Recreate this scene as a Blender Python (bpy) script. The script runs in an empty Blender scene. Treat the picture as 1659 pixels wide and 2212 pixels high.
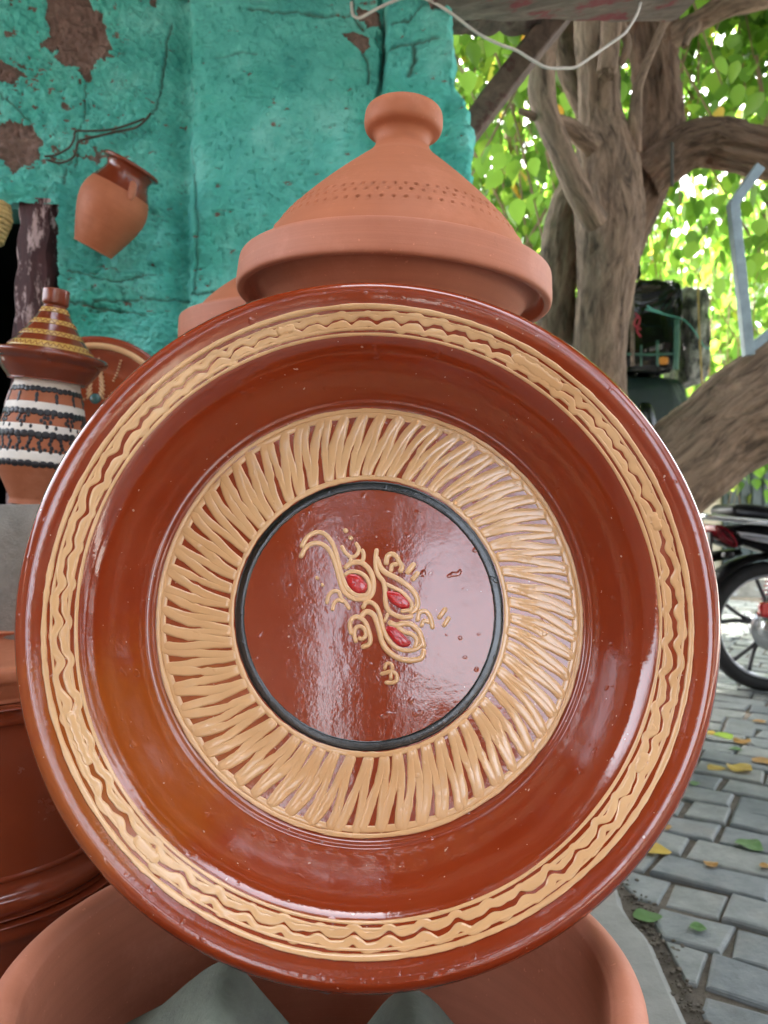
import bpy, math, random
import numpy as np
from mathutils import Vector, Matrix, Quaternion

random.seed(11)
rng = np.random.default_rng(11)
R = math.radians
S = bpy.context.scene
COL = S.collection

# ------------------------------------------------------------------ camera, sky, sun, exposure
CAM_Z = 0.81
cam = bpy.data.cameras.new("camera")
camo = bpy.data.objects.new("camera", cam)
COL.objects.link(camo)
camo.location = (0, 0, CAM_Z)
camo.rotation_euler = (R(90), 0, 0)
cam.sensor_fit = 'HORIZONTAL'
cam.sensor_width = 36
cam.lens = 36 * 1663 / 1659
cam.clip_start = 0.02
cam.clip_end = 400
cam.dof.use_dof = True
cam.dof.focus_distance = 0.70
cam.dof.aperture_fstop = 11.0
S.camera = camo

SUN_EL, SUN_AZ = R(60), R(-14)          # azimuth measured from +Y towards +X
world = bpy.data.worlds.new("World")
S.world = world
world.use_nodes = True
wn = world.node_tree.nodes
sky = wn.new('ShaderNodeTexSky')
sky.sky_type = 'NISHITA'
sky.sun_disc = False
sky.sun_elevation = SUN_EL
sky.sun_rotation = SUN_AZ
sky.dust_density = 7.0
sky.ozone_density = 0.3
bg = wn['Background']
bg.inputs['Strength'].default_value = 0.15
hz = wn.new('ShaderNodeHueSaturation')       # hazy white summer sky
hz.inputs['Saturation'].default_value = 0.45
world.node_tree.links.new(sky.outputs[0], hz.inputs['Color'])
world.node_tree.links.new(hz.outputs[0], bg.inputs['Color'])

sund = Vector((math.sin(SUN_AZ) * math.cos(SUN_EL), math.cos(SUN_AZ) * math.cos(SUN_EL), math.sin(SUN_EL)))
sl = bpy.data.lights.new("sun", 'SUN')
sl.energy = 2.4
sl.angle = R(0.5)
sl.color = (1.0, 0.95, 0.87)
so = bpy.data.objects.new("sun", sl)
COL.objects.link(so)
so.rotation_euler = sund.to_track_quat('Z', 'Y').to_euler()
so.location = (0, 3, 8)

S.view_settings.view_transform = 'Standard'
S.view_settings.look = 'None'
S.view_settings.gamma = 1
S.view_settings.use_curve_mapping = False
S.view_settings.exposure = 3.95
S.cycles.max_bounces = 6
S.cycles.diffuse_bounces = 3
S.cycles.glossy_bounces = 3
S.cycles.transmission_bounces = 4
S.cycles.transparent_max_bounces = 8
S.cycles.sample_clamp_indirect = 8

# ------------------------------------------------------------------ helpers
FD, CX, CY = 1663.0, 829.5, 1106.0


def P(x, y, Y):
    """point at depth Y seen at picture position x, y"""
    return np.array([(x - CX) / FD * Y, Y, CAM_Z - (y - CY) / FD * Y])


def put(name, V, F, m, parent=None, smooth=True, world=False, loc=None):
    V = np.asarray(V, dtype=float)
    if world and parent is not None:
        V = V - np.array(parent.location)
    me = bpy.data.meshes.new(name)
    me.from_pydata(V.tolist(), [], F if isinstance(F, list) else F.tolist())
    me.validate()
    if smooth:
        me.polygons.foreach_set('use_smooth', [True] * len(me.polygons))
    if m is not None:
        me.materials.append(m)
    o = bpy.data.objects.new(name, me)
    COL.objects.link(o)
    if parent is not None:
        o.parent = parent
    if loc is not None:
        o.location = loc
    return o


def put_world(name, V, F, m, smooth=True):
    """a thing made of one mesh, its origin put at its base"""
    V = np.asarray(V, dtype=float)
    c = (V.max(0) + V.min(0)) / 2
    c[2] = V[:, 2].min()
    return put(name, V - c, F, m, None, smooth, loc=tuple(c))


def tag(o, label=None, cat=None, group=None, kind=None):
    if label:
        o['label'] = label
    if cat:
        o['category'] = cat
    if group:
        o['group'] = group
    if kind:
        o['kind'] = kind
    return o


def thing(name, loc, label, cat, group=None, rot=(0, 0, 0)):
    o = bpy.data.objects.new(name, None)
    COL.objects.link(o)
    o.empty_display_size = 0.05
    o.location = tuple(loc)
    o.rotation_euler = rot
    return tag(o, label, cat, group)


def join(*parts):
    Vs, Fs, n = [], [], 0
    for V, F in parts:
        V = np.asarray(V, dtype=float)
        Vs.append(V)
        Fs += [[i + n for i in f] for f in F]
        n += len(V)
    return np.vstack(Vs), Fs


def catmull(pts, n, closed=False):
    p = np.asarray(pts, dtype=float)
    N = len(p)
    if closed:
        q = np.vstack([p[-1], p, p[0], p[1]])
        segs = N
    else:
        q = np.vstack([2 * p[0] - p[1], p, 2 * p[-1] - p[-2]])
        segs = N - 1
    out = []
    for i in range(segs):
        a, b, c, d = q[i:i + 4]
        t = np.linspace(0, 1, n, endpoint=False)[:, None]
        out.append(.5 * (2 * b + (c - a) * t + (2 * a - 5 * b + 4 * c - d) * t ** 2 + (3 * b - a - 3 * c + d) * t ** 3))
    if not closed:
        out.append(p[-1:])
    return np.vstack(out)


def grid_faces(n, m, wrap=False):
    """n rings of m verts"""
    i = np.arange(n - 1)[:, None]
    j = np.arange(m if wrap else m - 1)[None, :]
    a = i * m + j
    b = i * m + (j + 1) % m
    return np.stack([a, b, b + m, a + m], -1).reshape(-1, 4).tolist()


def lathe(prof, seg=64, sm=0, wob=0.0, seed=0):
    p = np.asarray(prof, dtype=float)
    if sm:
        p = catmull(p, sm)
    p[:, 0] = np.maximum(p[:, 0], 1e-4)
    t = np.linspace(0, 2 * np.pi, seg, endpoint=False)
    k = 1 + wob * (np.sin(2 * t + seed) + .5 * np.sin(3 * t + 2 * seed))
    V = np.stack([p[:, :1] * np.cos(t) * k, p[:, :1] * np.sin(t) * k, np.repeat(p[:, 1:2], seg, 1)], -1).reshape(-1, 3)
    return V, [f[::-1] for f in grid_faces(len(p), seg, True)] if p[0, 1] > p[-1, 1] else grid_faces(len(p), seg, True)


def tube(pts, rad, seg=10, sm=0, rough=0.0, freq=8.0, caps=True, seed=0):
    pts = np.asarray(pts, dtype=float)
    rad = np.broadcast_to(np.asarray(rad, dtype=float), (len(pts),))
    if sm:
        q = catmull(np.hstack([pts, rad[:, None]]), sm)
        pts, rad = q[:, :3], q[:, 3]
    T = np.gradient(pts, axis=0)
    T /= np.linalg.norm(T, axis=1)[:, None] + 1e-12
    n = np.cross(T[0], [0.3, 0.2, 0.93])
    if np.linalg.norm(n) < .1:
        n = np.cross(T[0], [1, 0, 0])
    rings = []
    t = np.linspace(0, 2 * np.pi, seg, endpoint=False)
    for i in range(len(pts)):
        n = n - T[i] * n.dot(T[i])
        n /= np.linalg.norm(n)
        b = np.cross(T[i], n)
        rr = rad[i]
        if rough:
            s = i * .25
            rr = rr * (1 + rough * (np.sin(5 * t + seed + .3 * s) * .4 + np.sin(9 * t - seed * 2 + .15 * s) * .5
                                    + np.sin(3 * t + .9 * s + seed) * .5 + np.sin(14 * t + .4 * s) * .35
                                    + .5 * math.sin(s * 1.3 + seed)) * .5)
        rr = np.broadcast_to(rr, (seg,))
        rings.append(pts[i] + np.outer(rr * np.cos(t), n) + np.outer(rr * np.sin(t), b))
    V = np.vstack(rings)
    F = grid_faces(len(pts), seg, True)
    if caps:
        F.append(list(range(seg))[::-1])
        F.append([len(V) - seg + i for i in range(seg)])
    return V, F


def box(c, s, rot=None, bev=0.0):
    """box about c of full size s, edges chamfered by bev"""
    s = np.asarray(s, float) / 2
    if bev <= 0:
        V = np.array([[x, y, z] for x in (-1, 1) for y in (-1, 1) for z in (-1, 1)]) * s
        F = [[0, 1, 3, 2], [4, 6, 7, 5], [0, 4, 5, 1], [2, 3, 7, 6], [0, 2, 6, 4], [1, 5, 7, 3]]
    else:
        V, F, idx = [], [], {}
        for x in (-1, 1):
            for y in (-1, 1):
                for z in (-1, 1):
                    for a in range(3):
                        v = np.array([x, y, z], float) * (s - bev)
                        v[a] = (x, y, z)[a] * s[a]
                        idx[(x, y, z, a)] = len(V)
                        V.append(v)
        V = np.array(V)
        for a in range(3):
            b, c2 = (a + 1) % 3, (a + 2) % 3
            for sg in (-1, 1):
                q = []
                for sb, sc in ((-1, -1), (1, -1), (1, 1), (-1, 1)):
                    k = [0, 0, 0]
                    k[a], k[b], k[c2] = sg, sb, sc
                    q.append(idx[(*k, a)])
                F.append(q if sg > 0 else q[::-1])
            for sb in (-1, 1):
                for sc in (-1, 1):
                    q = []
                    for sg, ax in ((-1, b), (1, b), (1, c2), (-1, c2)):
                        k = [0, 0, 0]
                        k[a], k[b], k[c2] = sg, sb, sc
                        q.append(idx[(*k, ax)])
                    F.append(q if sb * sc > 0 else q[::-1])
        for x in (-1, 1):
            for y in (-1, 1):
                for z in (-1, 1):
                    q = [idx[(x, y, z, a)] for a in range(3)]
                    F.append(q if x * y * z > 0 else q[::-1])
    if rot is not None:
        V = V @ np.array(rot).T
    return V + np.asarray(c, float), F


def prism(poly, d0, d1, axis=1):
    """polygon (a, b) extruded along an axis between d0 and d1 (axis 1: polygon in XZ)"""
    n = len(poly)
    V = []
    for d in (d0, d1):
        for a, b in poly:
            V.append((a, d, b) if axis == 1 else (a, b, d))
    F = [list(range(n)), list(range(2 * n - 1, n - 1, -1))]
    F += [[i, i + n, (i + 1) % n + n, (i + 1) % n] for i in range(n)]
    return np.array(V, float), F


def rotx(a):
    return np.array(Matrix.Rotation(a, 3, 'X'))


def rotz(a):
    return np.array(Matrix.Rotation(a, 3, 'Z'))


def vnoise(x, y, seed=0):
    """smooth value noise, numpy"""
    x = np.asarray(x, float)
    y = np.asarray(y, float)
    g = np.random.default_rng(seed + 100).random((256, 256))
    xi = np.floor(x).astype(int)
    yi = np.floor(y).astype(int)
    fx, fy = x - xi, y - yi
    fx = fx * fx * (3 - 2 * fx)
    fy = fy * fy * (3 - 2 * fy)
    a, b = g[xi % 256, yi % 256], g[(xi + 1) % 256, yi % 256]
    c, d = g[xi % 256, (yi + 1) % 256], g[(xi + 1) % 256, (yi + 1) % 256]
    return (a * (1 - fx) + b * fx) * (1 - fy) + (c * (1 - fx) + d * fx) * fy


def fbm(x, y, oct=4, seed=0):
    s, a, n = 0, .5, 0
    for k in range(oct):
        s = s + a * vnoise(x * 2 ** k + 17.3 * k, y * 2 ** k + 5.1 * k, seed + k)
        n += a
        a *= .5
    return s / n


def sstep(a, b, x):
    t = np.clip((x - a) / (b - a), 0, 1)
    return t * t * (3 - 2 * t)


# ------------------------------------------------------------------ materials
class NT:
    def __init__(self, name):
        self.m = bpy.data.materials.new(name)
        self.m.use_nodes = True
        self.t = self.m.node_tree
        self.b = self.t.nodes['Principled BSDF']
        self.out = self.t.nodes['Material Output']
        self._co = None

    def n(self, typ, **kw):
        x = self.t.nodes.new(typ)
        for k, v in kw.items():
            setattr(x, k, v)
        return x

    def l(self, a, b):
        self.t.links.new(a, b)

    @property
    def co(self):
        if self._co is None:
            self._co = self.n('ShaderNodeTexCoord').outputs['Object']
        return self._co

    def noise(self, scale, detail=4, rough=.6, vec=None, dist=0.0, stretch=None):
        x = self.n('ShaderNodeTexNoise')
        x.inputs['Scale'].default_value = scale
        x.inputs['Detail'].default_value = detail
        x.inputs['Roughness'].default_value = rough
        x.inputs['Distortion'].default_value = dist
        v = vec or self.co
        if stretch:
            mp = self.n('ShaderNodeMapping')
            mp.inputs['Scale'].default_value = stretch
            self.l(v, mp.inputs[0])
            v = mp.outputs[0]
        self.l(v, x.inputs['Vector'])
        return x.outputs['Fac']

    def ramp(self, fac, *stops):
        r = self.n('ShaderNodeValToRGB')
        e = r.color_ramp.elements
        while len(e) < len(stops):
            e.new(.5)
        for q, (p, c) in zip(e, stops):
            q.position = p
            q.color = (*c, 1) if not np.isscalar(c) else (c, c, c, 1)
        self.l(fac, r.inputs[0])
        return r.outputs[0]

    def mix(self, fac, a, b, mode='MIX'):
        x = self.n('ShaderNodeMix', data_type='RGBA', blend_type=mode)
        for s, v in ((x.inputs[0], fac), (x.inputs[6], a), (x.inputs[7], b)):
            if hasattr(v, 'links'):
                self.l(v, s)
            elif np.isscalar(v):
                s.default_value = v
            else:
                s.default_value = (*v, 1)
        return x.outputs[2]

    def bump(self, h, strength, dist, prev=None):
        x = self.n('ShaderNodeBump')
        x.inputs['Strength'].default_value = strength
        x.inputs['Distance'].default_value = dist
        self.l(h, x.inputs['Height'])
        if prev is not None:
            self.l(prev, x.inputs['Normal'])
        return x.outputs[0]

    def attr(self, name):
        return self.n('ShaderNodeAttribute', attribute_name=name).outputs['Fac']

    def set(self, **kw):
        names = dict(color='Base Color', rough='Roughness', metal='Metallic', coat='Coat Weight',
                     coatr='Coat Roughness', coatior='Coat IOR', normal='Normal', coatn='Coat Normal', spec='Specular IOR Level', ior='IOR')
        for k, v in kw.items():
            s = self.b.inputs[names[k]]
            if hasattr(v, 'links'):
                self.l(v, s)
            elif np.isscalar(v):
                s.default_value = v
            else:
                s.default_value = (*v, 1)
        return self.m


def simple(name, c, rough=.6, var=.18, scale=30, bump=.3, bdist=.002, metal=0, coat=0):
    t = NT(name)
    c = np.array(c)
    f = t.noise(scale, 5, .65)
    col = t.ramp(f, (.3, tuple(c * (1 - var))), (.7, tuple(np.minimum(c * (1 + var), 1))))
    return t.set(color=col, rough=rough, metal=metal, coat=coat, coatr=.1,
                 normal=t.bump(t.noise(scale * 4, 4), bump, bdist))


def glaze(name, c, c2, rough=.12, bumpd=.0006, speck=True):
    t = NT(name)
    f = t.noise(5, 4, .6)
    col = t.ramp(f, (.35, c), (.68, c2))
    if speck:
        sp = t.ramp(t.noise(260, 2, .5), (.735, (0, 0, 0)), (.76, (1, 1, 1)))
        col = t.mix(sp, col, (.55, .35, .26))
    h1 = t.bump(t.noise(26, 3, .55), .5, bumpd)
    h2 = t.bump(t.noise(150, 3, .6), .35, bumpd * .35, h1)
    pits = t.ramp(t.noise(95, 1, .4), (.70, (0, 0, 0)), (.78, (1, 1, 1)))
    h3 = t.bump(pits, .5, bumpd * .6, h2)
    rr = t.ramp(t.noise(12, 5, .7), (.35, rough * .6), (.7, rough * 1.9))
    return t.set(color=col, rough=rr, ior=1.62, normal=h3)


M = {}
M['glaze'] = glaze('glaze red brown', (.215, .030, .009), (.27, .050, .014))
M['glaze2'] = glaze('glaze brown', (.155, .027, .010), (.20, .038, .013), rough=.16, speck=False)
M['slip'] = glaze('cream slip under glaze', (.60, .34, .155), (.72, .45, .235), rough=.055, bumpd=.0008, speck=False)
M['slip_yellow'] = glaze('yellow slip', (.52, .30, .06), (.60, .38, .10), rough=.18, speck=False)
M['red_paint'] = glaze('red glaze spot', (.40, .008, .012), (.50, .02, .02), rough=.10, speck=False)
M['black_glaze'] = glaze('black glaze', (.003, .003, .003), (.006, .005, .005), rough=.14, speck=False)
M['teal_glaze'] = glaze('teal glaze', (.03, .09, .09), (.05, .13, .12), rough=.14, speck=False)


def terracotta(name, c, c2, lines=60):
    t = NT(name)
    f = t.noise(6, 5, .65)
    col = t.ramp(f, (.3, c), (.7, c2))
    # throwing rings: noise stretched round the axis
    sep = t.n('ShaderNodeSeparateXYZ')
    t.l(t.co, sep.inputs[0])
    comb = t.n('ShaderNodeCombineXYZ')
    t.l(sep.outputs[2], comb.inputs[2])
    rn = t.noise(lines, 5, .7, vec=comb.outputs[0])
    col = t.mix(t.ramp(rn, (.45, (0, 0, 0)), (.8, (.35, .35, .35))), col, tuple(np.array(c) * .62))
    sp = t.ramp(t.noise(170, 2, .5), (.70, (0, 0, 0)), (.74, (.7, .7, .7)))
    col = t.mix(sp, col, tuple(np.array(c2) * 1.25))
    bl = t.ramp(t.noise(9, 7, .7), (.52, (0, 0, 0)), (.72, (.55, .55, .55)))
    col = t.mix(bl, col, tuple(np.minimum(np.array(c2) * 1.15 + .05, 1)))
    col = t.mix(t.ramp(t.noise(60, 6, .7, stretch=(1, 1, .3)), (.66, (0, 0, 0)), (.72, (.35, .35, .35))), col, tuple(np.array(c) * .55))
    h = t.bump(rn, .35, .0016)
    h = t.bump(t.noise(420, 3, .7), .25, .0005, h)
    return t.set(color=col, rough=.62, normal=h, spec=.35)


M['terra'] = terracotta('unglazed terracotta', (.36, .115, .050), (.44, .150, .072))
M['terra_pink'] = terracotta('pink terracotta', (.40, .140, .078), (.48, .185, .110), 90)
M['white_paint'] = simple('white lime paint', (.72, .68, .62), .55, .08, 60, .3, .0006)
M['black_paint'] = simple('black paint', (.012, .013, .018), .42, .2, 60, .3, .0006)
M['metal_grey'] = simple('blue grey painted steel', (.23, .30, .34), .45, .2, 20, .2, .001, metal=.2)
M['black_plastic'] = simple('black bin liner plastic', (.004, .0045, .005), .07, .2, 5, .15, .01)
M['green_tarp'] = simple('dark green tarpaulin', (.008, .020, .018), .5, .3, 8, .7, .01)
tg_ = NT('streaky crumpled plastic')  # near-black with lighter grey streaks
M['tarp_grey'] = tg_.set(color=tg_.ramp(tg_.noise(10, 6, .65, stretch=(1.4, 1.4, .6), dist=1.2), (.42, (.012, .014, .015)), (.52, (.22, .22, .21)), (.7, (.42, .41, .39))), rough=.35,
                         normal=tg_.bump(tg_.noise(14, 5, .6, dist=1.5), .9, .03))
M['rope_yellow'] = simple('yellow rope', (.40, .28, .10), .8)
M['rope_teal'] = simple('teal cord', (.12, .42, .36), .7)
M['rope_red'] = simple('red string', (.35, .03, .05), .8)
M['crate_green'] = simple('green crate bar', (.04, .12, .09), .5)
M['wire_white'] = simple('white cable', (.62, .60, .56), .5, .1)
M['wire_dark'] = simple('dirty cable', (.05, .045, .03), .6)
M['sponge'] = simple('grey green padding', (.10, .115, .088), .75, .25, 18, .7, .003)
M['straw'] = simple('straw', (.52, .38, .16), .8, .3, 90, .8, .003)
M['tyre'] = simple('tyre rubber', (.012, .012, .013), .85, .2, 40, .4, .002)
M['bike_black'] = simple('black bike plastic', (.006, .006, .007), .38, .2, 20, .05, .001)
M['bike_black'].node_tree.nodes['Principled BSDF'].inputs['Specular IOR Level'].default_value = .18
M['chrome'] = simple('worn metal', (.55, .56, .57), .25, .15, 30, .1, .001, metal=.9)
M['alloy_dark'] = simple('dark alloy', (.05, .05, .055), .35, .2, 30, .1, .001, metal=.5)
M['rim_grey'] = simple('grey rim', (.30, .31, .33), .35, .15, 30, .1, .001, metal=.6)
M['silver_panel'] = simple('silver panel', (.55, .58, .64), .25, .1, 10, .1, .001, metal=.2)
M['lens_red'] = simple('red lens', (.16, .006, .012), .2, .15, 20, .1, .001)
M['room_shade'] = simple('unlit interior shade', (.010, .008, .007), .9)  # near-black colour stands in for the shade of the unlit room
M['pink_wall'] = simple('pink limewash', (.52, .33, .25), .85, .15, 3, .4, .006)
M['cream_wall'] = simple('cream limewash', (.62, .53, .42), .85, .12, 3, .4, .006)
M['shutter'] = simple('dark green shutter', (.035, .055, .055), .5, .3, 6)
M['orange_tag'] = simple('orange rag', (.55, .20, .02), .7)


def m_concrete(name, c, scale=6):
    t = NT(name)
    c = np.array(c)
    a = t.noise(scale, 8, .7)
    col = t.ramp(a, (.25, tuple(c * .62)), (.5, tuple(c)), (.75, tuple(c * 1.35)))
    col = t.mix(t.ramp(t.noise(scale * .7, 4, .6, stretch=(1, 1, 1.7)), (.62, (0, 0, 0)), (.68, (.75, .75, .75))), col, (.50, .53, .53))
    h = t.bump(t.noise(scale * 6, 8, .75), .8, .01)
    return t.set(color=col, rough=.85, normal=h)


M['concrete'] = m_concrete('rough concrete', (.30, .285, .25), 13)


def m_paving():
    t = NT('concrete slab')
    a = t.noise(5, 8, .7)
    col = t.ramp(a, (.3, (.125, .127, .115)), (.6, (.20, .20, .18)), (.8, (.25, .25, .23)))
    h = t.bump(t.noise(40, 8, .7), .6, .006)
    return t.set(color=col, rough=.8, normal=h)


def m_sett():
    t = NT('grey stone sett')
    inf = t.n('ShaderNodeObjectInfo')
    geo = t.n('ShaderNodeNewGeometry')
    a = t.noise(18, 8, .7, vec=geo.outputs['Position'])
    col = t.ramp(a, (.28, (.105, .118, .118)), (.55, (.175, .190, .188)), (.8, (.235, .245, .235)))
    tint = t.ramp(inf.outputs['Random'], (0, (.62, .65, .68)), (.5, (.84, .85, .84)), (1, (1.0, .97, .90)))
    col = t.mix(1.0, col, tint, 'MULTIPLY')
    b = t.noise(3.2, 4, .6, vec=geo.outputs['Position'])
    col = t.mix(t.ramp(b, (.55, (0, 0, 0)), (.75, (.5, .5, .5))), col, (.19, .165, .125))
    h = t.bump(t.noise(70, 8, .7, vec=geo.outputs['Position']), .55, .004)
    return t.set(color=col, rough=.62, normal=h, spec=.4)


def m_dirt():
    t = NT('dirt')
    a = t.noise(30, 8, .75)
    col = t.ramp(a, (.3, (.045, .036, .025)), (.6, (.11, .09, .065)), (.8, (.19, .16, .12)))
    return t.set(color=col, rough=.95, normal=t.bump(t.noise(90, 6, .75), .9, .008))


M['slab'], M['sett'], M['dirt'] = m_paving(), m_sett(), m_dirt()


def m_ground():
    t = NT('street ground')
    br = t.n('ShaderNodeTexBrick')
    mp = t.n('ShaderNodeMapping')
    mp.inputs['Rotation'].default_value = (0, 0, R(33))
    t.l(t.co, mp.inputs[0])
    t.l(mp.outputs[0], br.inputs['Vector'])
    br.inputs['Scale'].default_value = 6
    br.inputs['Color1'].default_value = (.17, .18, .175, 1)
    br.inputs['Color2'].default_value = (.22, .22, .205, 1)
    br.inputs['Mortar'].default_value = (.09, .075, .055, 1)
    br.inputs['Mortar Size'].default_value = .03
    br.inputs['Row Height'].default_value = .65
    br.inputs['Brick Width'].default_value = 1.0
    col = t.mix(t.ramp(t.noise(1.5, 6), (.45, (0, 0, 0)), (.7, (.7, .7, .7))), br.outputs[0], (.22, .19, .14))
    return t.set(color=col, rough=.85, normal=t.bump(t.noise(30, 6), .6, .01))


M['ground'] = m_ground()


def m_wood(name, c, paint, amount, stretch):
    t = NT(name)
    c = np.array(c)
    g = t.noise(9, 8, .7, stretch=stretch, dist=.6)
    col = t.ramp(g, (.3, tuple(c * .45)), (.55, tuple(c)), (.8, tuple(c * 1.6)))
    pm = t.noise(7, 8, .72, stretch=tuple(np.array(stretch) ** .5))
    fac = t.ramp(pm, (amount, (0, 0, 0)), (amount + .05, (1, 1, 1)))
    col = t.mix(fac, col, paint)
    h = t.bump(g, .7, .006)
    h = t.bump(fac, .4, .002, h)
    return t.set(color=col, rough=.7, normal=h)


M['post'] = m_wood('maroon post with flaking whitewash', (.055, .014, .017), (.48, .36, .36), .52, (5, 5, .8))
M['beam'] = m_wood('weathered beam with old red paint', (.20, .155, .125), (.22, .045, .05), .50, (.8, 5, 5))
M['brace'] = m_wood('weathered grey brown wood', (.165, .115, .09), (.11, .05, .042), .55, (3, 3, 3))


def m_bark(name, c, red, deep):
    t = NT(name)
    c = np.array(c)
    bk = t.n('ShaderNodeAttribute', attribute_name='bark').outputs['Vector']
    g = t.noise(34, 8, .70, vec=bk, dist=.7)
    col = t.ramp(g, (.32, tuple(c * .22)), (.5, tuple(c)), (.72, tuple(c * 1.7)))
    col = t.mix(t.ramp(t.noise(4, 5, .6), (.55, (0, 0, 0)), (.72, (red, red, red))), col, (.20, .075, .032))
    h = t.bump(g, 1.0, deep)
    h = t.bump(t.noise(60, 6, .7), .5, deep * .25, h)
    return t.set(color=col, rough=.85, normal=h, spec=.25)


M['bark'] = m_bark('grey brown bark', (.26, .180, .125), .25, .016)
M['bark_red'] = m_bark('rough reddish bark', (.20, .130, .088), .85, .025)
M['twig'] = simple('twig', (.26, .17, .10), .8)


def m_leaf(name, stops, trans=.55):
    t = NT(name)
    geo = t.n('ShaderNodeNewGeometry')
    col = t.ramp(geo.outputs['Random Per Island'], *stops)
    t.set(color=col, rough=.42, spec=.4)
    tr = t.n('ShaderNodeBsdfTranslucent')
    hs = t.n('ShaderNodeHueSaturation')
    hs.inputs['Hue'].default_value = .485
    hs.inputs['Value'].default_value = 2.3
    t.l(col, hs.inputs['Color'])
    t.l(hs.outputs[0], tr.inputs[0])
    mx = t.n('ShaderNodeMixShader')
    mx.inputs[0].default_value = trans
    t.l(t.b.outputs[0], mx.inputs[1])
    t.l(tr.outputs[0], mx.inputs[2])
    t.l(mx.outputs[0], t.out.inputs[0])
    return t.m


M['leaf'] = m_leaf('green leaf', [(0, (.050, .125, .018)), (.5, (.085, .19, .025)), (.86, (.125, .24, .03)), (.965, (.17, .25, .03)), (.995, (.36, .22, .03))])
M['leaf_dense'] = m_leaf('dense dark leaf', [(0, (.030, .050, .020)), (1, (.060, .085, .030))], .12)
M['leaf_yellow'] = m_leaf('fallen yellow leaf', [(0, (.40, .27, .04)), (1, (.42, .30, .06))], .15)
M['leaf_lime'] = m_leaf('fallen lime leaf', [(0, (.28, .42, .05)), (1, (.30, .45, .06))], .25)
M['leaf_green'] = m_leaf('fallen green leaf', [(0, (.06, .13, .04)), (1, (.08, .16, .05))], .15)
M['leaf_brown'] = m_leaf('fallen brown leaf', [(0, (.22, .12, .03)), (1, (.28, .15, .04))], .1)


def m_plaster():
    t = NT('turquoise flaking plaster')
    a = t.noise(7, 6, .65)
    col = t.ramp(a, (.28, (.050, .35, .315)), (.5, (.115, .55, .49)), (.72, (.24, .71, .65)))
    g = t.noise(3.2, 5, .6)
    col = t.mix(t.ramp(g, (.5, (0, 0, 0)), (.7, (.75, .75, .75))), col, (.045, .43, .33))
    # worn flecks of bare render showing through the paint
    fl = t.noise(34, 8, .72, stretch=(.8, 1, 1.9))
    col = t.mix(t.ramp(fl, (.69, (0, 0, 0)), (.74, (.5, .5, .5))), col, (.25, .22, .17))
    wh = t.noise(46, 4, .6)
    col = t.mix(t.ramp(wh, (.72, (0, 0, 0)), (.78, (.4, .4, .4))), col, (.36, .66, .58))
    bare = t.attr('bare')
    br = t.ramp(t.noise(14, 7, .7), (.3, (.145, .092, .078)), (.7, (.27, .19, .165)))
    edge = t.n('ShaderNodeMath', operation='ADD')
    en = t.n('ShaderNodeMath', operation='MULTIPLY_ADD')
    t.l(t.noise(60, 6, .7), en.inputs[0])
    en.inputs[1].default_value = .8
    en.inputs[2].default_value = -.4
    t.l(bare, edge.inputs[0])
    t.l(en.outputs[0], edge.inputs[1])
    bm = t.ramp(edge.outputs[0], (.42, (0, 0, 0)), (.56, (1, 1, 1)))
    col = t.mix(bm, col, br)
    col = t.mix(t.attr('dirt'), col, (.07, .055, .04))
    h = t.bump(t.noise(26, 8, .68, dist=.4), .6, .012)
    h = t.bump(t.noise(95, 6, .7), .55, .004, h)
    return t.set(color=col, rough=.78, normal=h, spec=.3)


M['plaster'] = m_plaster()
tq = NT('turquoise paint')
M['plaster_plain'] = tq.set(color=tq.ramp(tq.noise(6, 6), (.3, (.07, .34, .29)), (.7, (.15, .50, .43))), rough=.8,
                            normal=tq.bump(tq.noise(30, 8, .7), .7, .01))

# ------------------------------------------------------------------ ground, slab and setts
tag(put('ground', [(-40, -40, -.035), (40, -40, -.035), (40, 60, -.035), (-40, 60, -.035)], [[0, 1, 2, 3]], M['ground'], smooth=False),
    kind='structure')


def paving_sheet():
    # a concrete strip under the wares, with an uneven right hand edge
    ys = np.linspace(-.6, 2.02, 60)
    ex = .485 + .02 * np.sin(ys * 5) + .018 * (vnoise(ys * 9, ys * 0, 3) - .5) * 2
    ex = np.where(ys > 1.72, ex - (ys - 1.72) * .35, ex)
    V, F = [], []
    for y, x in zip(ys, ex):
        V += [(-1.9, y, .006), (x - .012, y, .006), (x, y, -.004), (x + .004, y, -.05)]
    n = len(ys)
    return np.array(V), [[i * 4 + k, i * 4 + k + 1, i * 4 + k + 5, i * 4 + k + 4] for i in range(n - 1) for k in range(3)]


tag(put('pavement', *paving_sheet(), M['slab'], smooth=False), kind='structure')

dv = []
nx, ny = 90, 130
gx, gy = np.meshgrid(np.linspace(.2, 4.2, nx), np.linspace(-.5, 7.4, ny))
gz = -.010 + .014 * (fbm(gx * 9, gy * 9, 4, 5) - .5)
road = tag(put('road', np.stack([gx, gy, gz], -1).reshape(-1, 3), grid_faces(ny, nx), M['dirt']), kind='structure')

ANG = R(-33)
ca, sa = math.cos(ANG), math.sin(ANG)
LEN, WID, GAP = .165, .116, .012


def edge_x(y):
    return .515 + .02 * math.sin(y * 5) + (0 if y < 1.72 else -(y - 1.72) * .35)


def clip_poly(poly):
    out = []
    for i in range(len(poly)):
        a, b = poly[i], poly[(i + 1) % len(poly)]
        da, db = a[0] - edge_x(a[1]), b[0] - edge_x(b[1])
        if da >= 0:
            out.append(a)
        if da * db < 0:
            t = da / (da - db)
            out.append((a[0] + (b[0] - a[0]) * t, a[1] + (b[1] - a[1]) * t))
    return out


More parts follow.
